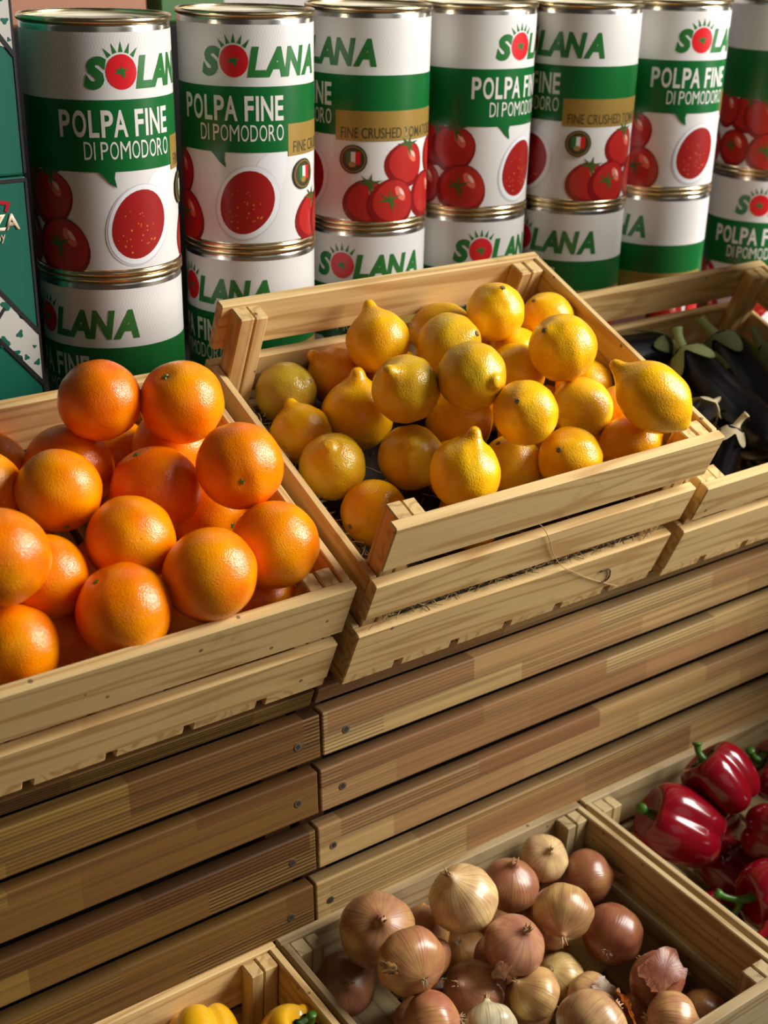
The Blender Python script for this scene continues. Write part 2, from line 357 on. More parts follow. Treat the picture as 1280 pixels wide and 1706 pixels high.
def stand(x0, x1, joint_x, mat, label):
    t = empty('slatted_stand', T((x0 + x1)/2, 0.95, 0), label, 'display stand')
    cx = (x0 + x1)/2
    for i, (z0, z1) in enumerate(SLATS):
        z0 += 0.0018; zc = (z0 + z1)/2; yf = 0.9515 + 0.0529*(0.8284 - zc)
        sl = link('slat', to_mesh(box_bm(x1 - x0, 0.0185, z1 - z0, 0.0016, 2), 'slat'), t, M[mat], T(0, yf + 0.00925 - 0.95, zc) @ RX(-0.053))
        sgn = 1 if joint_x == x0 else -1
        jit = (0.0285, 0.0275, 0.019, 0.018, 0.024, 0.02, 0.02, 0.02, 0.02)[i] if sgn > 0 else (0.027, 0.0247, 0.0295, 0.03, 0.026, 0.02, 0.02, 0.02, 0.02)[i]
        if i < 5:
            screw(sl, joint_x + sgn*jit - cx, -0.003)
            screw(sl, (x1 if sgn > 0 else x0) - sgn*0.03 - cx, -0.003)
    for bx in ((joint_x + 0.004, joint_x + 0.037) if joint_x == x0 else (joint_x - 0.037, joint_x - 0.004),
               (x1 - 0.037, x1 - 0.004) if joint_x == x0 else (x0 + 0.004, x0 + 0.037)):
        b = link('upright_batten', to_mesh(box_bm(bx[1] - bx[0], 0.03, 0.90, 0.001), 'upright_batten'), t, M['batten'], T((bx[0] + bx[1])/2 - cx, 0.9515 + 0.0529*0.376 + 0.0339 - 0.95, 0.446) @ RX(-0.053))
    inv = t.matrix_world.inverted()
    base = inv @ SHELF
    r = link('top_rail', to_mesh(box_bm(x1 - x0, 0.024, 0.0235, 0.0015), 'top_rail'), t, M[mat], base @ T(cx, 0.032, -0.0440))
    s = link('sloping_shelf', to_mesh(box_bm(x1 - x0, 0.27, 0.018, 0.0015), 'sloping_shelf'), t, M['batten'], base @ T(cx, 0.215, -0.0140))
    for bx in (x0 + 0.03, x1 - 0.06):
        board('bearer', t, M['batten'], (bx - cx, 0.084, 0.0), (bx - cx + 0.03, 0.112, 0.920), 'h')
    board('gap_shade', t, M['gap_shade'], (x0 + 0.002 - cx, 0.078, 0.0), (x1 - 0.002 - cx, 0.082, 0.885))  # added black sheet, the shade of the slat gaps put into its colour
    # lower ledge for the second row of crates
    board('lower_ledge', t, M['batten'], (x0 - cx, -0.335, 0.420), (x1 - cx, 0.002, 0.4390))
    for lx in (x0 + 0.05, x1 - 0.09):
        board('leg', t, M['batten'], (lx - cx, -0.32, 0.0), (lx - cx + 0.04, -0.28, 0.420), 'h')
    return t
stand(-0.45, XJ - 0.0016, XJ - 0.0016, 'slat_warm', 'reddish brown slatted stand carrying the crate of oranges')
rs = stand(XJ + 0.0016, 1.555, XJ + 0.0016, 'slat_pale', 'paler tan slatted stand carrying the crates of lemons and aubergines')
rcx = (XJ + 0.0016 + 1.555)/2
board('added_shade_panel', rs, M['batten'], (1.560 - rcx, -0.55, 0.0), (1.578 - rcx, -0.2005, 0.98), 'v')  # added out of view, low part to shade the red peppers
board('added_shade_panel', rs, M['batten'], (1.560 - rcx, -0.20, 0.0), (1.578 - rcx, 0.15, 1.56), 'v')  # added out of view, tall part to shade the aubergine crate

# ------------------------------------------------------------------ crates
def crate(name, mtx, Lx, D, fb, left, right, mat, label, group='wooden crates of the fruit and vegetable stand', post=None):
    t = empty(name, mtx, label, 'crate', group); m = M[mat]
    for z0, z1 in fb:
        board('front_board', t, m, (0, 0, z0), (Lx, 0.012, z1))
        board('back_board', t, m, (0, D - 0.012, z0), (Lx, D, z1))
    for z0, z1 in left: board('side_board', t, m, (0.0005, 0.0122, z0), (0.0095, D - 0.0122, z1), 'v')
    for z0, z1 in right: board('side_board', t, m, (Lx - 0.0095, 0.0122, z0), (Lx - 0.0005, D - 0.0122, z1), 'v')
    ph = post or fb[0][1] - 0.0025
    for sx in (0, 1):
        for sy in (0, 1):
            for (xa, xb, dz) in ((0.0105, 0.0275, 0.0), (0.0285, 0.0435, 0.001)):
                x0, x1 = (xa, xb) if not sx else (Lx - xb, Lx - xa)
                y0, y1 = (0.0122, 0.0345) if not sy else (D - 0.0345, D - 0.0122)
                board('corner_post', t, m, (x0, y0, 0.0085), (x1, y1, ph - dz), 'h')
    n = int((Lx + 0.008)/0.072); pw = (Lx + 0.008)/n
    for k in range(n):
        board('floor_plank', t, m, (k*pw, 0.001, -0.0045), (k*pw + pw - 0.009, D - 0.004, 0.0080), 'v')
    return t
two = [(0.0772, 0.1404), (0.0083, 0.0595)]
crate('wooden_crate', SHELF @ T(0.6085 - 0.457, 0.0066, 0), 0.457, 0.3355, two, two, two, 'pine', 'two-board pine crate full of oranges')
crate('wooden_crate', SHELF @ T(0.6231, -0.0012, 0), 0.4292, 0.3455, [(0.1625, 0.2187), (0.0944, 0.1427), (0.0083, 0.0716)],
      [(0.0944, 0.1427), (0.0083, 0.0716)], [(0.1300, 0.2187), (0.0750, 0.1270), (0.0083, 0.0716)], 'pine', 'tall three-board pine crate of lemons with one top side board missing')
crate('wooden_crate', SHELF @ T(1.0681, -0.0052, 0), 0.4442, 0.3500, [(0.0889, 0.1394), (0.0083, 0.0715)], [(0.0889, 0.1394), (0.0083, 0.0715)], [(0.0889, 0.1394), (0.0083, 0.0715)], 'pine', 'two-board pine crate holding dark aubergines')
LOW = T(0, 0.6238, 0.4532) @ RX(0.037396)
lowb = [(0.0790, 0.1400), (0.0083, 0.0650)]
crate('wooden_crate', LOW @ T(0.5617, 0.0, 0), 0.4429, 0.3446, lowb, lowb, lowb, 'pine_grey', 'weathered pine crate of brown onions')
crate('wooden_crate', LOW @ T(0.5575 - 0.443, 0.002, 0), 0.443, 0.3446, lowb, lowb, lowb, 'pine', 'pine crate corner with two yellow peppers inside')
crate('wooden_crate', LOW @ T(1.0100, -0.001, 0), 0.443, 0.3446, lowb, lowb, lowb, 'pine_grey', 'weathered pine crate of red peppers')

# ------------------------------------------------------------------ tomato cans
RB = 0.0758; RIM = 0.0775; HC = 0.2525
def cut_faces(bm, step=0.006):
    xs = [v.co.x for v in bm.verts]
    if not xs: return
    x = math.floor(min(xs)/step)*step + step
    while x < max(xs):
        bmesh.ops.bisect_plane(bm, geom=bm.verts[:] + bm.edges[:] + bm.faces[:], plane_co=(x, 0, 0), plane_no=(1, 0, 0)); x += step
_tcache = {}
def text_flat(s, x0, x1, z0, z1, bold=0.0, shear=0.0, spacing=1.0):
    """flat lettering fitted to a rectangle, as a bmesh in the XY plane"""
    cu = bpy.data.curves.new('lettering', 'FONT'); cu.body = s; cu.size = 1.0; cu.offset = bold; cu.shear = shear; cu.space_character = spacing; cu.resolution_u = 4
    o = bpy.data.objects.new('lettering', cu); C.objects.link(o)
    bpy.context.view_layer.update()
    dg = bpy.context.evaluated_depsgraph_get()
    me = bpy.data.meshes.new_from_object(o.evaluated_get(dg))
    bm = bmesh.new(); bm.from_mesh(me)
    bpy.data.objects.remove(o); bpy.data.curves.remove(cu); bpy.data.meshes.remove(me)
    bmesh.ops.remove_doubles(bm, verts=bm.verts[:], dist=1e-5)
    X = [v.co.x for v in bm.verts]; Y = [v.co.y for v in bm.verts]
    a, b, c, d = min(X), max(X), min(Y), max(Y)
    for v in bm.verts: v.co = Vector((x0 + (v.co.x - a)/(b - a)*(x1 - x0), z0 + (v.co.y - c)/(d - c)*(z1 - z0), 0))
    return bm
def word(art, s, x0, x1, z0, z1, bold, shear, mat, layer, gap, wd):
    kern = [wd.get(s[i:i+2], 0.0) if len(s[i:i+2]) == 2 else 0.0 for i in range(len(s))]
    tot = sum(wd.get(c, 1.0) for c in s) + gap*(len(s) - 1) + sum(kern); k = (x1 - x0)/tot; x = x0
    for c, q in zip(s, kern):
        w = wd.get(c, 1.0)*k
        if c != ' ': art.add(text_flat(c, x, x + w, z0, z1, bold, shear), mat, layer)
        x += w + (gap + q)*k
def poly_flat(pts):
    bm = bmesh.new(); f = bm.faces.new([bm.verts.new((x, y, 0)) for x, y in pts])
    bmesh.ops.triangulate(bm, faces=[f]); return bm
def disc_pts(cx, cy, rx, ry=None, n=28, rot=0.0, fn=None):
    ry = ry or rx; out = []
    for k in range(n):
        a = 2*math.pi*k/n; q = fn(a) if fn else 1.0
        x, y = rx*q*math.cos(a), ry*q*math.sin(a)
        out.append((cx + x*math.cos(rot) - y*math.sin(rot), cy + x*math.sin(rot) + y*math.cos(rot)))
    return out
def star_pts(cx, cy, r, n=6, rot=0.3, inner=0.2):
    out = []
    for k in range(2*n):
        q = r*(1 + 0.25*math.sin(k*2.7)) if k % 2 == 0 else r*inner
        a = rot + math.pi*k/n; out.append((cx + q*math.cos(a), cy + q*math.sin(a)))
    return out
LBL = ['label', 'green', 'gold', 'ink_white', 'ink_dark', 'logo_green', 'logo_red', 'tom_dark', 'tom_mid', 'tom_light', 'tom_white', 'calyx_print', 'bowl_grey', 'bowl_white', 'sauce', 'sauce_spot']
def A(deg): return math.radians(deg)*RB          # angle round the can -> distance along the label
H0, H1 = 0.0075, HC - 0.0130                      # label edges
def hz(fr): return fr*HC - 0.0055
class Art:
    def __init__(self): self.bm = bmesh.new(); self.uv = self.bm.loops.layers.uv.new('UVMap')
    def add(self, flat, mat, layer):
        cut_faces(flat, 0.005); mp = {}
        flat.verts.ensure_lookup_table()
        for v in flat.verts:
            a = v.co.x/RB; r = RB + 0.00012*layer
            mp[v] = self.bm.verts.new((r*math.sin(a), -r*math.cos(a), v.co.y))
        for f in flat.faces:
            try: g = self.bm.faces.new([mp[v] for v in f.verts])
            except ValueError: continue
            g.material_index = LBL.index(mat); g.smooth = True
            for lp, v in zip(g.loops, f.verts): lp[self.uv].uv = (v.co.x, v.co.y)
        flat.free()
    def rect(self, a0, a1, z0, z1, mat, layer): self.add(poly_flat([(A(a0), z0), (A(a1), z0), (A(a1), z1), (A(a0), z1)]), mat, layer)
    def poly(self, pts, mat, layer): self.add(poly_flat(pts), mat, layer)
def leaves(art, cx, cz, r, n, rot, layer, mat='calyx_print', w=0.13):
    for k in range(n):
        a = rot + 6.2832*k/n + 0.25*math.sin(k*3.7); q = r*(0.75 + 0.35*abs(math.sin(k*2.3 + 1))); c, s = math.cos(a), math.sin(a); b = 0.25*math.sin(k*1.9)*q
        art.poly([(cx - s*r*w, cz + c*r*w), (cx - c*r*w, cz - s*r*w), (cx + s*r*w, cz - c*r*w), (cx + c*q*.55 + s*r*w*.6 - s*b*.4, cz + s*q*.55 - c*r*w*.6 + c*b*.4), (cx + c*q - s*b, cz + s*q + c*b), (cx + c*q*.5 - s*r*w*.7 - s*b*.4, cz + s*q*.5 + c*r*w*.7 + c*b*.4)], mat, layer)
def tomato_print(art, deg, z, r, layer, calyx):
    x = A(deg)
    lump = lambda a: 1 + 0.03*math.cos(3*a + deg)
    art.poly(disc_pts(x, z, r, r*0.95, fn=lump), 'tom_dark', layer)
    art.poly(disc_pts(x + r*0.07, z + r*0.07, r*0.86, r*0.80, fn=lump), 'tom_mid', layer + 0.6)
    art.poly(disc_pts(x + r*0.34, z + r*0.36, r*0.34, r*0.17, 18, 2.2), 'tom_light', layer + 1.2)
    art.poly(disc_pts(x + r*0.40, z + r*0.42, r*0.18, r*0.07, 14, 2.2), 'tom_white', layer + 1.8)
    if calyx == 'star': leaves(art, x - r*0.1, z + r*0.12, r*0.50, 6, 0.4, layer + 2.4)
    elif calyx == 'top':
        leaves(art, x + r*0.15, z + r*0.80, r*0.55, 6, 0.25, layer + 2.4)
def build_label():
    art = Art()
    # white paper all round
    bm = bmesh.new(); n = 64
    for k in range(n):
        a0, a1 = -180 + 360*k/n, -180 + 360*(k + 1)/n
        bm.faces.new([bm.verts.new((A(a0), H0, 0)), bm.verts.new((A(a1), H0, 0)), bm.verts.new((A(a1), H1, 0)), bm.verts.new((A(a0), H1, 0))])
    mp = []
    for f in bm.faces:
        vs = []
        for v in f.verts:
            a = v.co.x/RB; vs.append(art.bm.verts.new((RB*math.sin(a), -RB*math.cos(a), v.co.y)))
        g = art.bm.faces.new(vs); g.material_index = 0; g.smooth = True
        for lp, v in zip(g.loops, f.verts): lp[art.uv].uv = (v.co.x, v.co.y)
    bm.free()
    bmesh.ops.remove_doubles(art.bm, verts=art.bm.verts[:], dist=1e-5)
    g0, g1 = hz(0.447), hz(0.722)
    # tomato cluster
    for deg, fz, r, lay, cal in ((190, 0.36, .028, 2, 'top'), (232, 0.37, .029, 2, 'top'), (150, 0.33, .027, 2, 'top'), (250, 0.15, .029, 5, 'star'), (165, 0.13, .028, 5, ''), (207, 0.14, .030, 6, 'star'),
                                 (104, 0.310, .029, 2, 'top'), (65, 0.135, .029, 4, 'top'), (133, 0.15, .030, 5, ''), (90, 0.132, .031, 8, 'star'), (262, 0.35, .029, 1, 'top'), (283, 0.335, .031, 3, 'top'), (293, 0.136, .033, 8, 'star')):
        if deg > 180: deg -= 360
        if abs(deg) > 157:   # keep the seam of the sheet clear
            deg = math.copysign(157, deg)
        tomato_print(art, deg, hz(fz), r, lay, cal)
    # spoon of crushed tomato
    egg = lambda a: 1 + 0.16*math.cos(a - 0.95) + 0.10*math.cos(2*(a - 0.95))
    x, z = A(-4.5), hz(0.205)
    art.poly([(x + .004, z + .030), (x + .018, z + .052), (x + .028, z + .060), (A(34), z + .060), (A(34), z + .040), (x + .040, z + .012)], 'bowl_white', 1)
    art.poly(disc_pts(x, z, .0385, .0400, 36, 0, egg), 'bowl_grey', 2)
    art.poly(disc_pts(x + .001, z + .001, .0370, .0385, 36, 0, egg), 'bowl_white', 3)
    art.poly(disc_pts(x + .0005, z + .0020, .0315, .0335, 36, 0, egg), 'sauce', 4)
    rr = random.Random(4)
    for k in range(26):
        a, q = rr.random()*6.28, 0.024*math.sqrt(rr.random())
        art.poly(disc_pts(x + q*math.cos(a), z + q*math.sin(a), 0.0006 + 0.0007*rr.random(), None, 7), 'sauce_spot', 5)
    # green band with its speech-bubble tail, gold band
    art.rect(-180, 179.9, g0, g1, 'green', 3.2)
    art.poly([(A(-33), g0 + .001), (A(-19.5), g0 + .001), (A(-20.5), g0 - .006), (A(-19), g0 - .0165), (A(-25), g0 - .010), (A(-29.5), g0 - .003)], 'green', 6.5)
    art.rect(35.6, 150, hz(0.425), hz(0.562), 'gold', 4.4)
    art.add(text_flat('FINE CRUSHED TOMATOES', A(41), A(146), hz(0.438), hz(0.487), 0.004), 'ink_dark', 5.6)
    # lettering
    WD = {'PA': -.16, 'LA': -.05, 'P': .86, 'O': 1.0, 'L': .72, 'A': 1.06, 'F': .72, 'I': .24, 'N': 1.0, 'E': .74, 'D': .95, 'M': 1.22, 'R': .9, ' ': .22}
    word(art, 'POLPA FINE', A(-60), A(31), hz(0.580), hz(0.684), 0.022, 0, 'ink_white', 5, .17, WD)
    WD['I'] = .15; word(art, 'DI POMODORO', A(-42), A(31), hz(0.495), hz(0.564), -0.002, 0, 'ink_white', 5, .20, WD)
    # logo
    b, t = hz(0.760), hz(0.884)
    art.add(text_flat('S', A(-38.5), A(-21.5), b, t, 0.06, 0.20), 'logo_green', 2)
    word(art, 'LANA', A(0.5), A(73), b, t, 0.05, 0.20, 'logo_green', 2, -.13, {'L': .86, 'A': 1.20, 'N': 1.22})
    ox, oz = A(-10.3), hz(0.825)
    art.poly(disc_pts(ox, oz, .0158, .0166, 30), 'logo_red', 2)
    leaves(art, ox, oz, .0072, 6, 0.5, 3, 'logo_green', 0.25)
    for k in range(5):
        a = math.radians(128 - 19*k); c, s = math.cos(a), math.sin(a); r0, r1 = .0185, .0285
        art.poly([(ox + r0*c - .0022*s, oz + r0*s + .0022*c), (ox + r0*c + .0022*s, oz + r0*s - .0022*c), (ox + r1*c, oz + r1*s)], 'logo_green', 2)
    # round seal with the tricolour
    sx, sz = A(53), hz(0.340)
    art.poly(disc_pts(sx, sz, .0170, None, 30), 'ink_dark', 14)
    art.poly(disc_pts(sx, sz, .0150, None, 30), 'gold', 15)
    art.poly(disc_pts(sx, sz, .0140, None, 30), 'ink_dark', 16)
    for k, mm in enumerate(('logo_green', 'ink_white', 'logo_red')):
        art.poly([(sx - .0085 + .0058*k, sz - .006), (sx - .0030 + .0058*k, sz - .006), (sx - .0030 + .0058*k, sz + .009), (sx - .0085 + .0058*k, sz + .009)], mm, 17)
    art.poly(disc_pts(sx - .001, sz - .006, .0045, .0035, 12), 'gold', 18)
    me = bpy.data.meshes.new('label'); art.bm.to_mesh(me); art.bm.free()
    for k in LBL: me.materials.append(M[k])
    return me
label_me = build_label()
body_me = to_mesh(lathe_bm([(0.002, 0.0), (0.002, RB - .0016), (0.004, RB - .0004), (0.0075, RB - .0004), (0.120, RB - .0006), (HC - .009, RB - .0004), (HC - .0055, RB - .0012), (HC - .0055, 0)], 64), 'can_body', True)
rim_prof = [(-.0028, RIM - .0022), (-.0024, RIM - .0006), (-.0008, RIM), (.0012, RIM), (.0026, RIM - .0008), (.0030, RIM - .0018), (.0026, RIM - .0030), (-.0028, RIM - .0034), (-.0028, RIM - .0022)]
rim_me = to_mesh(lathe_bm(rim_prof, 72), 'can_rim', True)
lid_prof = [(0.0, RIM - .003), (-.0032, RIM - .0042), (-.0036, .068), (-.0018, .0665), (-.0018, .063), (-.0034, .0615), (-.0034, .056), (-.0016, .0545), (-.0016, .050), (-.0034, .0485), (-.0034, .041), (-.0020, .0395), (-.0020, .036), (-.0036, .0345), (-.0036, 0.0)]
lid_me = to_mesh(lathe_bm(lid_prof, 72), 'can_lid', True)
CANS = [(0.5805, 1.3225, 28, -53), (0.7730, 1.3530, 0, -54), (0.9620, 1.3860, -65, -12), (1.1310, 1.3865, 58, 25), (1.2840, 1.3525, -49, -41), (1.4620, 1.3570, 42, -80), (1.7230, 1.3840, 72, 15)]
CL_UP = ['upper can standing beside the green cartons, first of the row, logo cut at its edge',
         'upper can showing the whole logo, spoon of red sauce in the middle', 'upper can with a wide gold band and round tricolour seal, third in the row',
         'upper can with a star-topped tomato printed beside a narrow spoon, fourth in the row', 'upper can with gold band and seal, fifth in the row', 'upper can with red tomatoes and narrow spoon, sixth in the row',
         'upper can cut off by the frame, seventh and last in the row']
CL_LO = ['lower can beside the green carton and behind the oranges, lettered LANA over FINE', 'lower can partly hidden by the missing-board corner of the lemon crate', 'lower can behind the lemons with logo tops showing, third stack',
         'lower can with logo just above the lemon crate back rim, fourth stack', 'lower can with LANA and green band behind the lemon crate corner, fifth stack', 'lower can with gold strip showing above the aubergine crate, sixth stack', 'lower can with POLPA lettering above the aubergine crate, seventh stack']
def can(x, y, z, turn, label, group):
    rho = math.atan2(-x, y)
    t = empty('tomato_can', T(x, y, z) @ RZ(rho + math.radians(turn)), label, 'can', group)
    link('can_body', body_me, t, M['tin'])
    link('paper_label', label_me, t)
    link('lid', lid_me, t, M['lid'], T(0, 0, HC - .0030))
    r1 = link('rim', rim_me, t, M['tin_gold'], T(0, 0, HC - .0030)); r2 = link('rim', rim_me, t, M['tin_gold'], T(0, 0, .0030))
    return t
for i, (x, y, up, lo) in enumerate(CANS):
    can(x, y, 1.0213, lo, CL_LO[i], 'lower layer of tomato cans'); can(x, y, 1.0213 + HC + 0.0001, up, CL_UP[i], 'upper layer of tomato cans')

# ------------------------------------------------------------------ green cartons beside the cans
def flat_to(parent, name, flat, mat, y, dz=0.0):
    """a thin printed shape on the carton's front face (x along the face, z up)"""
    ext = bmesh.ops.extrude_face_region(flat, geom=flat.faces[:])
    for v in [e for e in ext['geom'] if isinstance(e, bmesh.types.BMVert)]: v.co.z -= 0.0003
    for v in flat.verts: v.co = Vector((v.co.x, y + v.co.z, v.co.y + dz))
    bmesh.ops.recalc_face_normals(flat, faces=flat.faces[:])
    return link(name, to_mesh(flat, name), parent, M[mat])
YC = 1.290; XR = 0.4825
def carton(z0, z1, label):
    t = empty('carton', T(XR, YC, z0), label, 'carton', 'green cartons beside the cans')
    link('carton_body', to_mesh(box_bm(0.30, 0.20, z1 - z0 - 0.001, 0.003, 2), 'carton_body'), t, M['carton'], T(-0.15, 0.10, (z1 - z0)/2))
    h = z1 - z0
    link('gap_shade_strip', to_mesh(box_bm(0.0040, 0.0040, h - 0.004, 0.001), 'gap_shade_strip'), t, M['carton_dark'], T(-0.0012, 0.0012, h/2))  # black strip painted for the shadow gap between carton and can
    link('flap_edge', to_mesh(box_bm(0.297, 0.0016, 0.004, 0.0004), 'flap_edge'), t, M['carton_dark'], T(-0.15, 0.0, h - 0.004))
    return t
zl0, zs, zu1 = 1.0213, 1.3780, 1.7347; XO = 0.4690; DZL = (zs - zl0) - 1.3917; DZU = -1.3917
c_lo = carton(zl0, zs, 'green carton beside the can row with cream ZA lettering and a torn white diagonal band')
def strip(p, q, w): 
    d = Vector((q[0] - p[0], q[1] - p[1])).normalized(); n = Vector((-d.y, d.x))*w/2
    return [(p[0] + n.x, p[1] + n.y), (p[0] - n.x, p[1] - n.y), (q[0] - n.x, q[1] - n.y), (q[0] + n.x, q[1] + n.y)]
P_ = lambda x, z: (x - XO, z)
def ragged(a, b, c, d, n=16, amp=0.004, seed=1):
    r = random.Random(seed); pts = []
    for (p, q, rag) in ((a, b, 1), (b, c, 0), (c, d, 1), (d, a, 0)):
        for k in range(n):
            t = k/n; o = amp*(r.random() - .5)*2*rag*(1 if 0 < k else 0)
            pts.append((p[0] + (q[0] - p[0])*t + o, p[1] + (q[1] - p[1])*t + o))
    return pts
# the diagonal band runs parallel lines down to the right edge
l1a, l1b = P_(0.3300, 1.4060), P_(0.4684, 1.2300); l2a, l2b = P_(0.3300, 1.3480), P_(0.4684, 1.1740)
sh = lambda p, dx, dz: (p[0] + dx, p[1] + dz)
flat_to(c_lo, 'white_band', poly_flat(ragged(sh(l1a, 0.030, -0.0420), sh(l1b, 0, -0.002), sh(l2b, 0, 0.001), sh(l2a, 0.03, -0.036), 18, 0.003, 3)), 'carton_white', -0.0004, DZL)
for k, (x, z, r) in enumerate(((0.436, 1.264, .006), (0.447, 1.232, .004), (0.452, 1.206, .003), (0.440, 1.212, .005), (0.463, 1.199, .0035), (0.430, 1.2255, .006), (0.4615, 1.2165, .002))):
    flat_to(c_lo, 'paint_fleck', poly_flat([(p[0] - XO, p[1]) for p in disc_pts(x, z, r, r*0.8, 14, k, lambda a: 1 + 0.3*math.sin(3*a + k) + 0.2*math.sin(7*a))]), 'carton', -0.0007, DZL)
for k, (a, b) in enumerate(((sh(l1a, 0.03, -0.038), l1b), (sh(l2a, 0.03, -0.038), l2b))):
    flat_to(c_lo, 'black_line', poly_flat(strip(a, b, 0.0042)), 'carton_dark', -0.0010, DZL)
for k, (a, b) in enumerate(((P_(0.425, 1.2500), P_(0.4335, 1.2615)),)):
    flat_to(c_lo, 'black_stroke', poly_flat(strip(a, b, 0.0030)), 'carton_dark', -0.0010, DZL)
flat_to(c_lo, 'lettering', text_flat('ZA', 0.4285 - XO, 0.4578 - XO, 1.3398 + DZL, 1.3560 + DZL, 0.03), 'carton_cream', -0.0005)
flat_to(c_lo, 'small_lettering', text_flat('ny', 0.4325 - XO, 0.4418 - XO, 1.3275 + DZL, 1.3360 + DZL, 0.0), 'carton_cream', -0.0005)
flat_to(c_lo, 'red_stroke', poly_flat([P_(0.418, 1.3755), P_(0.4505, 1.3675), P_(0.4462, 1.3575), P_(0.4432, 1.3590), P_(0.4455, 1.3650), P_(0.418, 1.3705)]), 'carton_red', -0.0005, DZL)
c_up = carton(zs, zu1, 'green carton stacked on another, torn white patch near its top')
flat_to(c_up, 'white_patch', poly_flat(ragged(P_(0.36, 1.640), P_(0.4684, 1.560), P_(0.4684, 1.502), P_(0.36, 1.600), 16, 0.0035, 5)), 'carton_white', -0.0004, DZU)
flat_to(c_up, 'black_line', poly_flat(strip(P_(0.36, 1.653), P_(0.4684, 1.5050), 0.0040)), 'carton_dark', -0.0010, DZU)
for k, (x, z, r) in enumerate(((0.4615, 1.537, .0035), (0.459, 1.557, .003), (0.464, 1.520, .002))):
    flat_to(c_up, 'paint_fleck', poly_flat([(p[0] - XO, p[1]) for p in disc_pts(x, z, r, r*0.8, 14, k, lambda a: 1 + 0.3*math.sin(3*a + k) + 0.2*math.sin(7*a))]), 'carton', -0.0007, DZU)

OR = [
  ('O1', [0.4633, 1.1003, 1.2019], 0.0383, [0.257, -0.172, -0.951]),
  ('O2', [0.5334, 1.0716, 1.1954], 0.0397, [-0.517, -0.207, 0.831]),
  ('O3', [0.5489, 0.989, 1.1551], 0.0398, [-0.458, -0.889, -0.009]),
  ('O4', [0.5515, 0.9325, 1.0963], 0.0404, [0.377, -0.202, -0.904]),
  ('O5', [0.4755, 0.9154, 1.0944], 0.0411, [0.726, -0.311, -0.614]),
  ('O6', [0.3988, 0.9283, 1.0757], 0.0405, [-0.548, 0.12, 0.828]),
  ('O7', [0.4356, 0.9871, 1.1089], 0.0397, [-0.503, 0.655, -0.564]),
  ('O8', [0.4886, 1.0439, 1.1245], 0.042, [-0.355, 0.224, 0.908]),
  ('O9', [0.3955, 1.0467, 1.1452], 0.0376, [-0.145, -0.717, -0.682]),
  ('O10', [0.4361, 1.1231, 1.1306], 0.0426, [0.598, 0.632, 0.493]),
  ('O12', [0.3693, 1.1709, 1.1237], 0.0424, [0.003, 0.737, -0.676]),
  ('O12b', [0.34, 1.0967, 1.1393], 0.0387, [-0.632, -0.323, -0.704]),
  ('O13', [0.307, 0.9574, 1.1388], 0.0401, [0.257, 0.794, 0.551]),
  ('O14', [0.3562, 0.9946, 1.0911], 0.0379, [0.594, 0.623, 0.509]),
  ('O15', [0.3094, 0.949, 1.0561], 0.0368, [0.764, 0.624, 0.163]),
  ('Q1', [0.5426, 1.116, 1.1311], 0.0393, [0.042, 0.938, -0.344]),
  ('Q2', [0.5078, 1.181, 1.1073], 0.0404, [-0.715, 0.565, 0.411]),
  ('Q3', [0.5531, 1.0586, 1.0804], 0.0402, [0.113, -0.993, -0.031]),
  ('Q4', [0.3768, 1.0002, 1.0192], 0.0384, [0.44, -0.85, -0.289]),
  ('Q5', [0.4833, 1.0017, 1.0203], 0.0395, [-0.646, -0.438, -0.626]),
  ('Q6', [0.5478, 0.9639, 1.0225], 0.0409, [-0.178, -0.962, 0.206]),
]
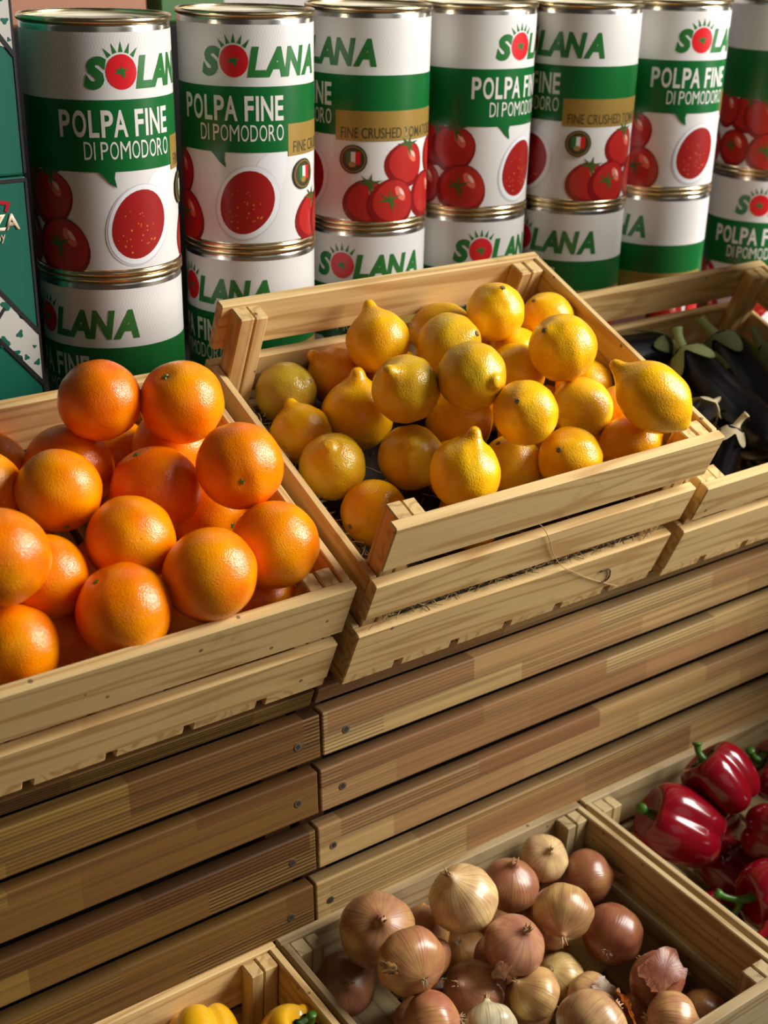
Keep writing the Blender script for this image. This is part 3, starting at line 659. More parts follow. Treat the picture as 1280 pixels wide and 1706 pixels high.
LE = [
  ('L1', [0.7954, 1.1192, 1.2016], 0.0343, [-0.025, 0.498, 0.867]),
  ('L2', [0.9017, 1.1458, 1.1905], 0.0341, [-0.696, 0.669, -0.26]),
  ('L3', [0.8532, 1.0684, 1.1995], 0.0354, [-0.326, 0.779, -0.535]),
  ('L4', [0.9293, 1.0832, 1.2227], 0.0324, [0.117, 0.416, -0.902]),
  ('L5', [1.0146, 1.0907, 1.1993], 0.0316, [0.67, 0.018, -0.742]),
  ('L6', [0.9366, 0.9792, 1.2075], 0.0359, [0.783, 0.04, -0.621]),
  ('L7', [0.9616, 1.0812, 1.1672], 0.0326, [0.231, 0.916, 0.328]),
  ('L7b', [0.9193, 1.0316, 1.1676], 0.0326, [0.824, 0.037, -0.565]),
  ('L8', [0.8149, 0.9805, 1.1974], 0.0351, [0.075, -0.989, 0.129]),
  ('L9', [0.763, 1.0232, 1.1809], 0.0349, [-0.694, -0.202, 0.691]),
  ('L9b', [0.8314, 1.1384, 1.1475], 0.0337, [-0.079, 0.997, -0.007]),
  ('L10', [0.8411, 0.9254, 1.1698], 0.0329, [0.694, 0.406, -0.594]),
  ('L11', [0.95, 0.9571, 1.1439], 0.0332, [-0.901, -0.221, -0.372]),
  ('L12', [0.9711, 0.8768, 1.1769], 0.0365, [-0.458, 0.66, 0.596]),
  ('L13', [0.9751, 0.9055, 1.1154], 0.0328, [0.945, -0.256, 0.205]),
  ('L14', [0.8866, 0.9027, 1.1177], 0.033, [0.777, 0.309, -0.549]),
  ('L15', [0.8539, 0.9554, 1.0994], 0.0325, [0.581, -0.006, -0.814]),
  ('L16', [0.7593, 0.9171, 1.126], 0.0352, [0.202, -0.049, 0.978]),
  ('L17', [0.7624, 1.0097, 1.1102], 0.0342, [-0.38, -0.561, 0.735]),
  ('L18', [0.6831, 1.0373, 1.108], 0.0343, [-0.368, -0.366, 0.855]),
  ('L19', [0.6856, 1.1014, 1.1227], 0.0321, [0.113, 0.726, 0.678]),
  ('L20', [0.7539, 1.0958, 1.1329], 0.0386, [0.061, 0.029, 0.998]),
  ('L21', [0.7024, 1.1596, 1.1471], 0.0337, [-0.397, 0.752, -0.526]),
  ('L22', [0.7707, 1.1622, 1.1531], 0.0332, [-0.679, 0.174, 0.713]),
  ('L23', [0.8703, 1.0651, 1.1117], 0.0372, [0.783, -0.151, -0.603]),
  ('L24', [0.6974, 0.9818, 1.0737], 0.0338, [0.965, 0.253, 0.061]),
  ('L25', [1.0123, 0.958, 1.1243], 0.0328, [-0.22, 0.776, -0.591]),
  ('L27', [1.0135, 1.0203, 1.1382], 0.0324, [0.908, 0.418, -0.013]),
]
ON = [
  ('N1', [0.6506, 0.8968, 0.6225], 0.0399, [-0.23, -0.52, 0.822]),
  ('N2', [0.642, 0.8241, 0.6393], 0.0355, [0.185, 0.98, -0.078]),
  ('N3', [0.7527, 0.8758, 0.6311], 0.0377, [-0.429, 0.077, 0.9]),
  ('N4', [0.8442, 0.8999, 0.5902], 0.0323, [0.014, -0.112, 0.994]),
  ('N5', [0.9117, 0.9154, 0.5877], 0.0284, [-0.154, -0.503, 0.851]),
  ('N6', [0.9564, 0.884, 0.5603], 0.032, [0.832, -0.547, 0.096]),
  ('N7', [0.8497, 0.8166, 0.6079], 0.0327, [-0.68, -0.715, -0.162]),
  ('N8', [0.775, 0.8116, 0.6024], 0.033, [0.108, -0.422, 0.9]),
  ('N9', [0.9299, 0.8118, 0.5398], 0.0347, [0.831, 0.556, -0.021]),
  ('N10', [0.7318, 0.8264, 0.5457], 0.0344, [-0.674, -0.052, 0.737]),
  ('N11', [0.7749, 0.7754, 0.5607], 0.0289, [-0.637, 0.423, 0.645]),
  ('N12', [0.8607, 0.8218, 0.5004], 0.0284, [0.543, -0.012, -0.84]),
  ('N13', [0.9274, 0.8455, 0.4872], 0.0282, [-0.06, -0.487, 0.872]),
  ('N14', [0.7872, 0.9116, 0.51], 0.029, [0.422, 0.19, -0.886]),
  ('N15', [0.7348, 0.9212, 0.5609], 0.0296, [0.556, 0.795, 0.244]),
  ('N16', [0.6402, 0.783, 0.5903], 0.0319, [-0.84, 0.518, -0.159]),
  ('N17', [0.7092, 0.7699, 0.558], 0.028, [0.417, 0.777, 0.471]),
  ('N18', [0.763, 0.6776, 0.6044], 0.036, [0.991, 0.132, 0.031]),
  ('N19', [0.8745, 0.6659, 0.5567], 0.0305, [0.773, -0.623, -0.119]),
  ('N20', [0.8965, 0.7279, 0.5023], 0.0285, [0.556, 0.795, 0.244]),
  ('N21', [0.9559, 0.6876, 0.5013], 0.0284, [0.856, 0.489, -0.167]),
  ('N22', [0.6195, 0.9158, 0.5467], 0.0346, [-0.282, -0.666, 0.69]),
  ('N23', [0.8602, 0.769, 0.5116], 0.0288, [0.241, -0.709, 0.663]),
  ('N24', [0.8938, 0.8769, 0.491], 0.0283, [-0.375, -0.502, 0.779]),
  ('N25', [0.9052, 0.7185, 0.5585], 0.0306, [0.225, 0.974, -0.008]),
]
FILL = dict(
 orange=[([0.3785, 1.1063, 1.0529], 0.0388, [-0.788, 0.611, -0.07]), ([0.4444, 1.0692, 1.0384], 0.0378, [0.733, 0.278, -0.621]), ([0.4966, 1.1223, 1.0576], 0.037, [-0.277, -0.856, 0.438])],
 lemon=[([0.9493, 1.1519, 1.1357], 0.0315, [-0.235, -0.921, 0.31]), ([0.9283, 0.9772, 1.0611], 0.0317, [-0.288, -0.958, 0.004]), ([0.9938, 1.0666, 1.0982], 0.0314, [-0.272, 0.73, 0.627]), ([0.9934, 0.9725, 1.0625], 0.0337, [0.513, -0.397, -0.761]), ([0.7994, 0.9536, 1.055], 0.034, [0.654, 0.176, -0.735]), ([0.8247, 1.0176, 1.0793], 0.0321, [-0.556, -0.786, -0.271]), ([0.9427, 1.0336, 1.0857], 0.0314, [0.209, 0.049, 0.977]), ([0.9361, 1.0925, 1.1092], 0.0308, [0.04, -0.927, 0.372]), ([1.0058, 1.1275, 1.1249], 0.0309, [-0.466, 0.701, 0.539]), ([0.8919, 1.1328, 1.1245], 0.0302, [0.85, -0.328, 0.413]), ([0.9036, 0.9926, 1.1166], 0.0302, [-0.046, -0.827, -0.56]), ([0.9885, 1.1458, 1.1839], 0.0302, [-0.661, -0.662, -0.354])],
 onion=[([0.9611, 0.7582, 0.5], 0.0301, [0.608, -0.708, 0.36]), ([0.7104, 0.8742, 0.5036], 0.0289, [-0.538, -0.372, 0.756]), ([0.799, 0.8097, 0.5006], 0.0311, [0.379, 0.723, -0.577]), ([0.9497, 0.9199, 0.5052], 0.0306, [0.917, -0.219, -0.333]), ([0.8496, 0.9221, 0.5034], 0.0286, [0.367, 0.503, -0.783]), ([0.8243, 0.8651, 0.5], 0.0286, [-0.024, -0.024, -0.999]), ([0.8231, 0.7308, 0.5376], 0.03, [-0.575, 0.332, 0.748]), ([0.6591, 0.8252, 0.5438], 0.0323, [-0.128, 0.955, -0.267]), ([0.8758, 0.8611, 0.5481], 0.0321, [0.52, -0.452, 0.725]), ([0.789, 0.8518, 0.543], 0.029, [0.24, -0.585, 0.774]), ([0.6966, 0.8663, 0.5797], 0.0287, [-0.231, 0.746, 0.624])])

# ------------------------------------------------------------------ fruit: shapes
def quat_to(axis, spin=0.0):
    return Vector(axis).normalized().to_track_quat('Z', 'Y').to_matrix().to_4x4() @ RZ(spin)
def warp(bm, amp, seed, freq=1.6):
    for v in bm.verts:
        p = v.co.copy(); k = hash3(p.x*freq + seed, p.y*freq + seed*2.1, p.z*freq - seed)
        v.co = p*(1 + amp*k)
def orange_mesh(seed):
    n = 26; prof = []
    for i in range(n + 1):
        a = math.pi*i/n; r = math.sin(a); z = -math.cos(a)
        dip = 0.055*math.exp(-((math.pi - a)/0.20)**2) ; dip2 = 0.02*math.exp(-(a/0.25)**2)
        prof.append((0.985*z - dip + dip2, r*1.01 if 0 < i < n else 0.0))
    bm = lathe_bm(prof, 44); warp(bm, 0.022, seed); return to_mesh(bm, 'orange_body', True)
def lemon_mesh(seed, nub):
    P = [(-1.10, 0.0), (-1.09, .10), (-1.05, .20), (-.98, .34), (-.84, .56), (-.60, .82), (-.30, .965), (0.0, 1.0), (.28, .965), (.54, .84), (.76, .63), (.90, .44), (.985, .32),
         (1.05, .255), (1.12, .215), (1.20, .17), (1.26, .10), (1.28, 0.0)]
    out = []
    for z, r in P:
        if z > .9: z = .9 + (z - .9)*nub; r = r*(1.0 if nub > .6 else 0.85)
        out.append((z, r))
    # smooth the profile
    pts = catmull([(r, 0, z) for z, r in out], 3); prof = [(p.z, max(p.x, 0)) for p in pts]; prof[0] = (prof[0][0], 0); prof[-1] = (prof[-1][0], 0)
    bm = lathe_bm(prof, 40)
    rnd = random.Random(seed); tx, ty = (rnd.random() - .5)*0.22, (rnd.random() - .5)*0.22
    for v in bm.verts:
        if v.co.z > .7: v.co.x += tx*(v.co.z - .7); v.co.y += ty*(v.co.z - .7)
    warp(bm, 0.03, seed + 3.3, 1.9); return to_mesh(bm, 'lemon_body', True)
def onion_mesh(seed, flat):
    P = [(-.90, 0.0), (-.89, .10), (-.84, .30), (-.70, .60), (-.46, .87), (-.12, .995), (.16, .985), (.42, .87), (.62, .68), (.76, .47), (.86, .29), (.95, .17), (1.04, .12), (1.10, 0.0)]
    pts = catmull([(r, 0, z*flat) for z, r in P], 3); prof = [(p.z, max(p.x, 0)) for p in pts]; prof[0] = (prof[0][0], 0); prof[-1] = (prof[-1][0], 0)
    bm = lathe_bm(prof, 44); warp(bm, 0.035, seed, 1.4)
    for v in bm.verts:
        a = math.atan2(v.co.y, v.co.x); q = 1 + 0.012*math.sin(5*a + seed) + 0.006*math.sin(13*a + 2*seed)
        v.co.x *= q; v.co.y *= q
    return to_mesh(bm, 'onion_bulb', True)
ORANGE_ME = [orange_mesh(s) for s in (0.7, 2.9, 5.3)]
LEMON_ME = {k: [lemon_mesh(s + i, nb) for i in range(3)] for k, nb, s in (('long', 1.15, 1), ('short', 0.62, 11))}
ONION_ME = [onion_mesh(s, f) for s, f in ((0.4, 1.0), (1.9, .92), (3.7, 1.06))]
def thick_star(r, n, inner, h, seed=0):
    bm = bmesh.new(); pts = star_pts(0, 0, r, n, seed, inner)
    f = bm.faces.new([bm.verts.new((x, y, 0)) for x, y in pts])
    e = bmesh.ops.extrude_face_region(bm, geom=[f])
    for v in [g for g in e['geom'] if isinstance(g, bmesh.types.BMVert)]: v.co.z += h; v.co.x *= .7; v.co.y *= .7
    bmesh.ops.recalc_face_normals(bm, faces=bm.faces[:]); return bm
button_me = to_mesh(thick_star(.10, 6, .6, .03), 'stem_button')
scar_me = to_mesh(thick_star(.11, 7, .75, .035, 1), 'stem_scar')
def sprout(seed, n, ln, spread, w):
    r = random.Random(seed); bm = bmesh.new()
    for k in range(n):
        a = r.random()*6.28; d = Vector((math.cos(a)*spread*r.random(), math.sin(a)*spread*r.random(), 1)).normalized(); l = ln*(.6 + .5*r.random())
        b = Vector((.05*math.cos(a), .05*math.sin(a), 0)); bend = Vector((r.random() - .5, r.random() - .5, 0))*l*.5
        tube_bm([b, b + d*l*.5 + bend*.3, b + d*l + bend], [w, w*.7, w*.25], 5, bm)
    return bm
neck_me = [to_mesh(sprout(s, 7, .34, .35, .050), 'dry_tip', True) for s in (1, 2)] + [to_mesh(sprout(3, 4, .62, .12, .048), 'dry_tip', True)]
root_me = to_mesh(sprout(5, 16, .22, 1.6, .016), 'root_tuft', True)

OR_LABEL = dict(
 O1='oval orange against the back board, below the FINE lettering of the lower can', O2='orange at the back corner of its crate nearest the lemon crate corner post',
 O3='orange beside the side rim shared with lemons, small dark spot low on it', O4='orange nearest the front corner post, against the side board by the lemons',
 O5='bright orange behind the front board, next to the one at the corner post', O6='bright orange behind the front board with a small green stem button',
 O7='orange in the middle of the pile just above two front-row oranges', O8='deep orange shaded fruit in the middle of the pile, behind a brighter one',
 O9='tall bright orange overlapping a darker orange towards the back board', O10='darker orange mostly hidden behind a tall bright orange',
 O12='orange cut by the frame edge, the one farther back of two such', O12b='orange cut by the frame edge, lying over another cut orange',
 O13='largest looking orange, on top of the pile and cut by the frame edge', O14='orange tucked half under the largest frame-cut orange', O15='lowest orange at the front board, cut by the frame edge',
 Q1='shaded orange low under the pair at the back of the crate', Q2='deep red shaded orange glimpsed under the oval back orange', Q3='dark orange in the gap below the fruit at the side rim',
 Q4='dark orange low behind the front board beside the lowest frame-cut one', Q5='dark orange low in the gap between two front-row oranges', Q6='dark orange low beside the front corner post')
GO = 'oranges in the pine crate'
for i, (nm, p, r, ax) in enumerate(OR):
    t = empty('orange', T(*p) @ quat_to(ax, i*1.3) @ Matrix.Scale(r*1.01, 4), OR_LABEL[nm], 'orange', GO)
    b = link('peel', ORANGE_ME[i % 3], t, M['orange']); k = (i*0.618) % 1
    b.color = (0.95 + .03*k, 0.235 + .05*k, 0.0006, 1)
    if nm in ('O8', 'O1', 'O10'): b.color = (0.90, 0.185, 0.001, 1)
    s = link('stem_button', button_me, t, M['stem_green'], T(0, 0, .925)); s['label'] = 'small green stem button'

LE_LABEL = dict(
 L1='lemon standing upright with its nub up against the back board', L2='lemon lying flat behind a brown-scuffed one near the back board', L3='lemon with a brownish scuffed patch on its shoulder',
 L4='round lemon with grey stem end on top, nearest the back corner post', L5='lemon half hidden in the back corner beside the tall side board', L6='large smooth lemon with a dark stem end, top of the pile by the side board',
 L7='lemon squeezed behind the large smooth one, farther of two', L7b='lemon squeezed under the large smooth one, nearer of two', L8='speckled lemon on top of the pile with its nub pointing forward',
 L9='greenish yellow lemon on the pile with a blunt nub facing out', L9b='lemon mostly hidden behind the greenish blunt-nubbed one', L10='lemon on the pile with one dark spot, below the speckled one',
 L11='pale yellow lemon right of the dark-spotted one', L12='big long lemon lying on the front corner with its pointed tip up', L13='amber lemon lying behind the front board, beneath the big long lemon',
 L14='lemon behind the front board showing a dark round stem end', L15='plain pale lemon between two others behind the front board', L16='lemon at the front board with a bent pointed nub on top',
 L17='lemon with a small nub facing out, beside the bent-nubbed one', L18='lemon with greenish patch and dark nub, beside the low side board', L19='lemon with pointed tip up, behind the greenish dark-nubbed one',
 L20='large pear-shaped lemon with thick neck pointing up', L21='olive-brown lemon lying at the back corner post', L22='dark lemon with a pointed tip deep by the back board',
 L23='shaded lemon low in the middle gap of the pile', L24='lowest lemon, beside the front corner post and the straw stick', L25='shaded lemon under the big long lemon by the side board', L27='lemon peeping out behind the pale yellow one at the side board')
GRN = {'L9', 'L17', 'L18', 'L21', 'L8', 'L3', 'L2'}
for i, (nm, p, r, ax) in enumerate(LE):
    t = empty('lemon', T(*p) @ quat_to(ax, i*1.7) @ Matrix.Scale(r*1.0, 4), LE_LABEL[nm], 'lemon', 'lemons in the tall pine crate')
    kind = 'long' if nm in ('L1', 'L12', 'L16', 'L19', 'L20', 'L22', 'L9', 'L3') else 'short'
    b = link('peel', LEMON_ME[kind][i % 3], t, M['lemon']); k = (i*0.618) % 1
    b.color = (0.74, 0.42, 0.014, 1) if nm in GRN else (0.90 + .05*k, 0.44 + .06*k, 0.007, 1)
    if nm in ('L12', 'L2', 'L13'): b.scale = (.93, .93, 1.17) if nm == 'L12' else (.93, .93, 1.06)
    if nm == 'L21': b.color = (0.42, 0.27, 0.02, 1)
    if nm in ('L13', 'L22', 'L25', 'L24'): b.color = (0.88, 0.36, 0.005, 1)
    if nm in ('L11', 'L15'): b.color = (0.90, 0.54, 0.02, 1)
    s = link('stem_scar', scar_me, t, M['scar'], T(0, 0, -1.085*b.scale.z) @ RX(math.pi)); s['label'] = 'dark brown stem scar'

# ------------------------------------------------------------------ onions
ON_LABEL = dict(
 N1='big brown onion high in the corner nearest the yellow peppers, torn skin on top', N2='copper onion with its roots facing forward, against the biggest corner onion', N3='large cream onion with a short stalk up, at the back board',
 N4='brown onion with a dark ragged crown at the back board', N5='small pale tan onion at the back corner post', N6='dark onion with its tip pointing at the side board, back corner',
 N7='shiny tan onion with a stringy dry tip hanging down', N8='rosy onion with a dark smudge in the middle of the pile', N9='dark reddish onion in the shade by the side board',
 N10='rosy pink-brown onion low in front of the copper one', N11='small pointed onion with a yellow-green base', N12='pale yellow onion behind the small pointed one', N13='small greenish onion with a thin dry stalk',
 N14='small amber onion sunk between the cream and rosy onions', N15='amber onion sunk behind the copper rooted one', N16='reddish onion at the frame bottom with its tip sideways', N17='pale greenish white onion at the frame bottom',
 N18='biggest onion at the frame bottom with split papery skin', N19='onion at the frame bottom with a dry tip towards the front rim', N20='shaded brown onion behind the front dry-tipped one', N21='dark small onion by the front corner of the crate',
 N22='dark onion low in the corner beside the yellow pepper crate', N23='small amber onion with flaking skin behind the biggest one', N24='amber onion sunk between the rosy and shiny tan onions', N25='dark onion under a loose curled skin')
ONC = dict(N1=(.40, .20, .085), N2=(.47, .22, .085), N3=(.66, .43, .20), N4=(.36, .15, .07), N5=(.62, .42, .20), N6=(.30, .12, .05), N7=(.50, .28, .11), N8=(.44, .20, .11), N9=(.26, .085, .04), N10=(.50, .25, .13), N11=(.56, .33, .13),
           N12=(.68, .48, .18), N13=(.52, .45, .17), N16=(.46, .19, .08), N17=(.66, .60, .36), N18=(.52, .31, .14), N19=(.52, .28, .12), N22=(.28, .115, .06), N24=(.58, .26, .06), N14=(.56, .30, .08), N15=(.46, .20, .07), N20=(.42, .17, .06), N21=(.34, .15, .05), N25=(.30, .10, .05), N23=(.58, .34, .14))
for i, (nm, p, r, ax) in enumerate(ON):
    t = empty('onion', T(*p) @ quat_to(ax, i*2.1) @ Matrix.Scale(r*1.03, 4), ON_LABEL[nm], 'onion', 'onions in the weathered crate')
    b = link('bulb', ONION_ME[i % 3], t, M['onion']); b.color = (*ONC[nm], 1)
    link('dry_tip', neck_me[2 if nm in ('N6', 'N7', 'N13', 'N3', 'N19', 'N22') else i % 2], t, M['onion_dry'], T(0, 0, .90))
    link('root_tuft', root_me, t, M['root'], T(0, 0, -.86) @ RX(math.pi))
# fruit buried under the piles: it carries what lies on top and shows only in the gaps
BURIED = dict(orange='orange buried at the bottom of its crate under the other oranges', lemon='lemon buried under the other lemons of the tall crate', onion='onion buried under the other onions of the weathered crate')
for kind, rows in FILL.items():
    for i, (p, r, ax) in enumerate(rows):
        t = empty(kind, T(*p) @ quat_to(ax, i) @ Matrix.Scale(r, 4), BURIED[kind], kind, {'orange': GO, 'lemon': 'lemons in the tall pine crate', 'onion': 'onions in the weathered crate'}[kind])
        if kind == 'orange':
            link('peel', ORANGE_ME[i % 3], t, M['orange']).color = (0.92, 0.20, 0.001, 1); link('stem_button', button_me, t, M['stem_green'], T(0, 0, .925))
        elif kind == 'lemon':
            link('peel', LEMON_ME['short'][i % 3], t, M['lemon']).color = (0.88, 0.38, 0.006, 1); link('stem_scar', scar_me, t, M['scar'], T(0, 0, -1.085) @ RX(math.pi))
        else:
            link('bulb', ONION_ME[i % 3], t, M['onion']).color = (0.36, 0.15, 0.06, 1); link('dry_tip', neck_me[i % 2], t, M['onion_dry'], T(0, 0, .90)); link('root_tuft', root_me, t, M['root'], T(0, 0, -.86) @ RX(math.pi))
# loose papery skins
def flake(c, r, axis, spin, half, wide, label, col, seed):
    """a curled piece of dry skin: part of a shell round an onion, ragged and thick as paper"""
    rr = random.Random(seed); bm = bmesh.new(); n, m = 9, 9; g = []
    for i in range(n):
        row = []
        for j in range(m):
            a = (i/(n - 1) - .5)*2*half; b = (j/(m - 1) - .5)*2*wide
            edge = max(abs(i/(n - 1) - .5), abs(j/(m - 1) - .5))*2
            q = 1 + (0.10*rr.random() + .12*edge**4*(1 if j > m/2 else .3))
            a2, b2 = a*(1 - .25*edge*rr.random()), b*(1 - .25*edge*rr.random())
            row.append(bm.verts.new((q*math.sin(a2)*math.cos(b2), q*math.sin(b2), q*math.cos(a2)*math.cos(b2))))
        g.append(row)
    for i in range(n - 1):
        for j in range(m - 1): bm.faces.new((g[i][j], g[i+1][j], g[i+1][j+1], g[i][j+1]))
    bmesh.ops.solidify(bm, geom=bm.faces[:], thickness=0.018)
    bmesh.ops.recalc_face_normals(bm, faces=bm.faces[:])
    o = link('onion_skin', to_mesh(bm, 'onion_skin', True), None, M['onion']); o.color = (*col, 1)
    o.matrix_world = T(*c) @ quat_to(axis, spin) @ Matrix.Scale(r, 4)
    return tag(o, label, 'onion skin', 'loose papery onion skins')
OD = {o[0]: o for o in ON}
flake(OD['N25'][1], OD['N25'][2]*1.16, (-.30, -.45, .85), .6, .75, .55, 'largest loose copper skin, curled over a dark onion by the side board', (.50, .19, .10), 2)
flake(OD['N23'][1], OD['N23'][2]*1.15, (.05, -.55, .8), 1.9, .50, .35, 'pale curled skin flake on the small amber onion behind the biggest', (.66, .48, .32), 3)
flake(OD['N2'][1], OD['N2'][2]*1.08, (-.80, -.25, .42), .3, .26, .16, 'small pale skin flake on the flank of the copper rooted onion', (.72, .52, .30), 4)
flake(OD['N8'][1], OD['N8'][2]*1.12, (-.80, -.45, -.1), 1.2, .42, .22, 'thin rosy skin flake on the side of the dark-smudged onion', (.60, .34, .24), 6)
flake(OD['N18'][1], OD['N18'][2]*1.10, (.72, -.45, .50), .9, .55, .16, 'bright orange skin strip standing off the biggest onion', (.66, .27, .06), 7)
flake(OD['N10'][1], OD['N10'][2]*1.13, (.42, -.55, .62), .2, .30, .22, 'pale upright skin flake on the rosy onion in front', (.68, .46, .34), 8)

# ------------------------------------------------------------------ bell peppers
def pepper_mesh(lobes, seed, tall=1.2):
    bm = bmesh.new(); n, m = 26, 56; rows = []; rr = random.Random(seed); ph = rr.random()*6.28; sk = [rr.random()*.12 for _ in range(lobes)]
    for i in range(n + 1):
        f = math.pi*i/n
        if i in (0, n):
            rows.append([bm.verts.new((0, 0, tall*.70 if i == 0 else -tall*.62))]); continue
        row = []
        for j in range(m):
            a = 2*math.pi*j/m
            lob = abs(math.sin(lobes*(a + ph)/2))**0.55
            depth = .20*math.sin(f)**.6 + .10*(f > 1.6)*math.cos(f)**2
            r = math.sin(f)**.62*(1 - depth*(1 - lob))
            r *= 1 - .20*max(0, (f - 1.3)/1.84) + sk[int(lobes*(a + ph)/6.2832) % lobes]*.5*math.sin(f)*lob
            z = tall*math.copysign(abs(math.cos(f))**.8, math.cos(f))*(1.0 if f < 1.57 else .96 - .16*(1 - lob))
            z -= tall*.30*math.exp(-(f/.42)**2)                      # hollow round the stem
            if f > 1.57: z += tall*.34*math.exp(-((math.pi - f)/.40)**2)
            row.append(bm.verts.new((r*math.cos(a), r*math.sin(a), z)))
        rows.append(row)
    for a, b in zip(rows, rows[1:]):
        for j in range(m):
            k = (j + 1) % m
            if len(a) == 1: bm.faces.new((a[0], b[j], b[k]))
            elif len(b) == 1: bm.faces.new((a[j], b[0], a[k]))
            else: bm.faces.new((a[j], b[j], b[k], a[k]))
    bmesh.ops.recalc_face_normals(bm, faces=bm.faces[:])
    return to_mesh(bm, 'pepper_body', True)
PEP = [pepper_mesh(4, 1, 1.08), pepper_mesh(3, 2, 1.22), pepper_mesh(4, 5, 1.0)]
def pcal_mesh():
    bm = bmesh.new(); n = 40; rings = []
    for t, (r0, z) in enumerate(((.0, .80), (.12, .80), (.26, .79), (.36, .83))):
        if t == 0: rings.append([bm.verts.new((0, 0, z))]); continue
        rings.append([bm.verts.new((r0*(1 + .18*math.sin(5*2*math.pi*k/n)*(t == 3))*math.cos(2*math.pi*k/n), r0*(1 + .18*math.sin(5*2*math.pi*k/n)*(t == 3))*math.sin(2*math.pi*k/n), z)) for k in range(n)])
    for a, b in zip(rings, rings[1:]):
        for k in range(n):
            j = (k + 1) % n
            bm.faces.new((a[0], b[k], b[j]) if len(a) == 1 else (a[k], b[k], b[j], a[j]))
    bmesh.ops.solidify(bm, geom=bm.faces[:], thickness=.04); bmesh.ops.recalc_face_normals(bm, faces=bm.faces[:])
    return to_mesh(bm, 'calyx', True)
pcal_me = pcal_mesh()
def pstem(l):
    P = catmull([(0, 0, .78), (0, 0, .78 + l*.35), (l*.10, 0, .78 + l*.7), (l*.30, 0, .78 + l)], 4)
    return to_mesh(tube_bm(P, [.15 - .055*min(1, i/6) + (.05 if i > len(P) - 3 else 0) for i in range(len(P))], 12), 'stem', True)
pstem_me = {k: pstem(v) for k, v in dict(short=.55, long=1.15).items()}
def axis_cam(dx, dy, dz): return RIGHT*dx - UP*dy - FWD*dz      # direction given as right / down / towards the viewer
PEPS = [
 ('R1', (1.1849, 0.8810, 0.6099), .0455, (-45, -56, -6), 0, 'short', 'red', 'bright red pepper on top of the pile with two long highlights', 2.2),
 ('R2', (1.1176, 0.8811, 0.5654), .0500, (-60, -30, 10), 1, 'short', 'red', 'dark red pepper lying with its green stem over the side rim by the onions', .6),
 ('R3', (1.3005, 0.8759, 0.5790), .0440, (-40, -26, 6), 2, 'short', 'red', 'red pepper by the back board cut by the frame edge, stem beside the top one', 1.2),
 ('R4', (1.1994, 0.7956, 0.5712), .0440, (36, 4, 40), 0, 'short', 'red', 'red pepper beneath the bright top one, calyx facing out', 0.2),
 ('R5', (1.1473, 0.7457, 0.5467), .0430, (-66, 10, 18), 1, 'long', 'red', 'red pepper in front with a long green stem reaching over the rim', 2.5),
 ('R6', (1.0851, 0.6804, 0.5273), .0400, (-20, -40, 30), 2, 'short', 'red', 'red pepper in the front of its crate below the long-stemmed one', 1.0),
 ('Y3', (1.0805, 0.9258, 0.5040), .0330, (-30, 10, 30), 0, 'short', 'yellow', 'yellow pepper glimpsed beneath the dark red one', 0.7),
 ('S1', (1.2356, 0.9268, 0.5021), .0400, (-30, 10, 20), 0, 'short', 'red', 'shaded red pepper low between the dark one and the bright top one', 2.7),
 ('S2', (1.1799, 0.8410, 0.4961), .0400, (30, 30, 20), 1, 'short', 'red', 'shaded red pepper low under the middle of the pile', 1.7),
 ('S3', (1.0794, 0.7850, 0.4912), .0400, (30, -30, 20), 2, 'short', 'red', 'shaded red pepper low beside the rim next to the onions', .7),
 ('P1', (0.4471, 0.9168, 0.5604), .0395, (14, 40, 30), 0, 'short', 'yellow', 'yellow pepper without visible stem in the corner crate at the frame bottom', 0.4),
 ('P2', (0.5204, 0.8605, 0.5635), .0385, (30, -42, 26), 2, 'short', 'yellow', 'yellow pepper with a short green stem at the frame bottom', 1.4),
]
for nm, p, r, ax, k, st, colr, lab, spin in PEPS:
    t = empty('bell_pepper', T(*p) @ quat_to(axis_cam(*ax), spin) @ Matrix.Scale(r, 4), lab, 'pepper', 'red peppers in the weathered crate' if colr == 'red' else 'yellow peppers')
    link('pepper_body', PEP[k], t, M[colr + '_pepper'])
    cx = link('calyx', pcal_me, t, M['pepper_green']); cx['label'] = 'green calyx'
    sm = link('stem', pstem_me[st], t, M['pepper_green'], T(0, 0, -.04)); sm['label'] = 'thick green stem'

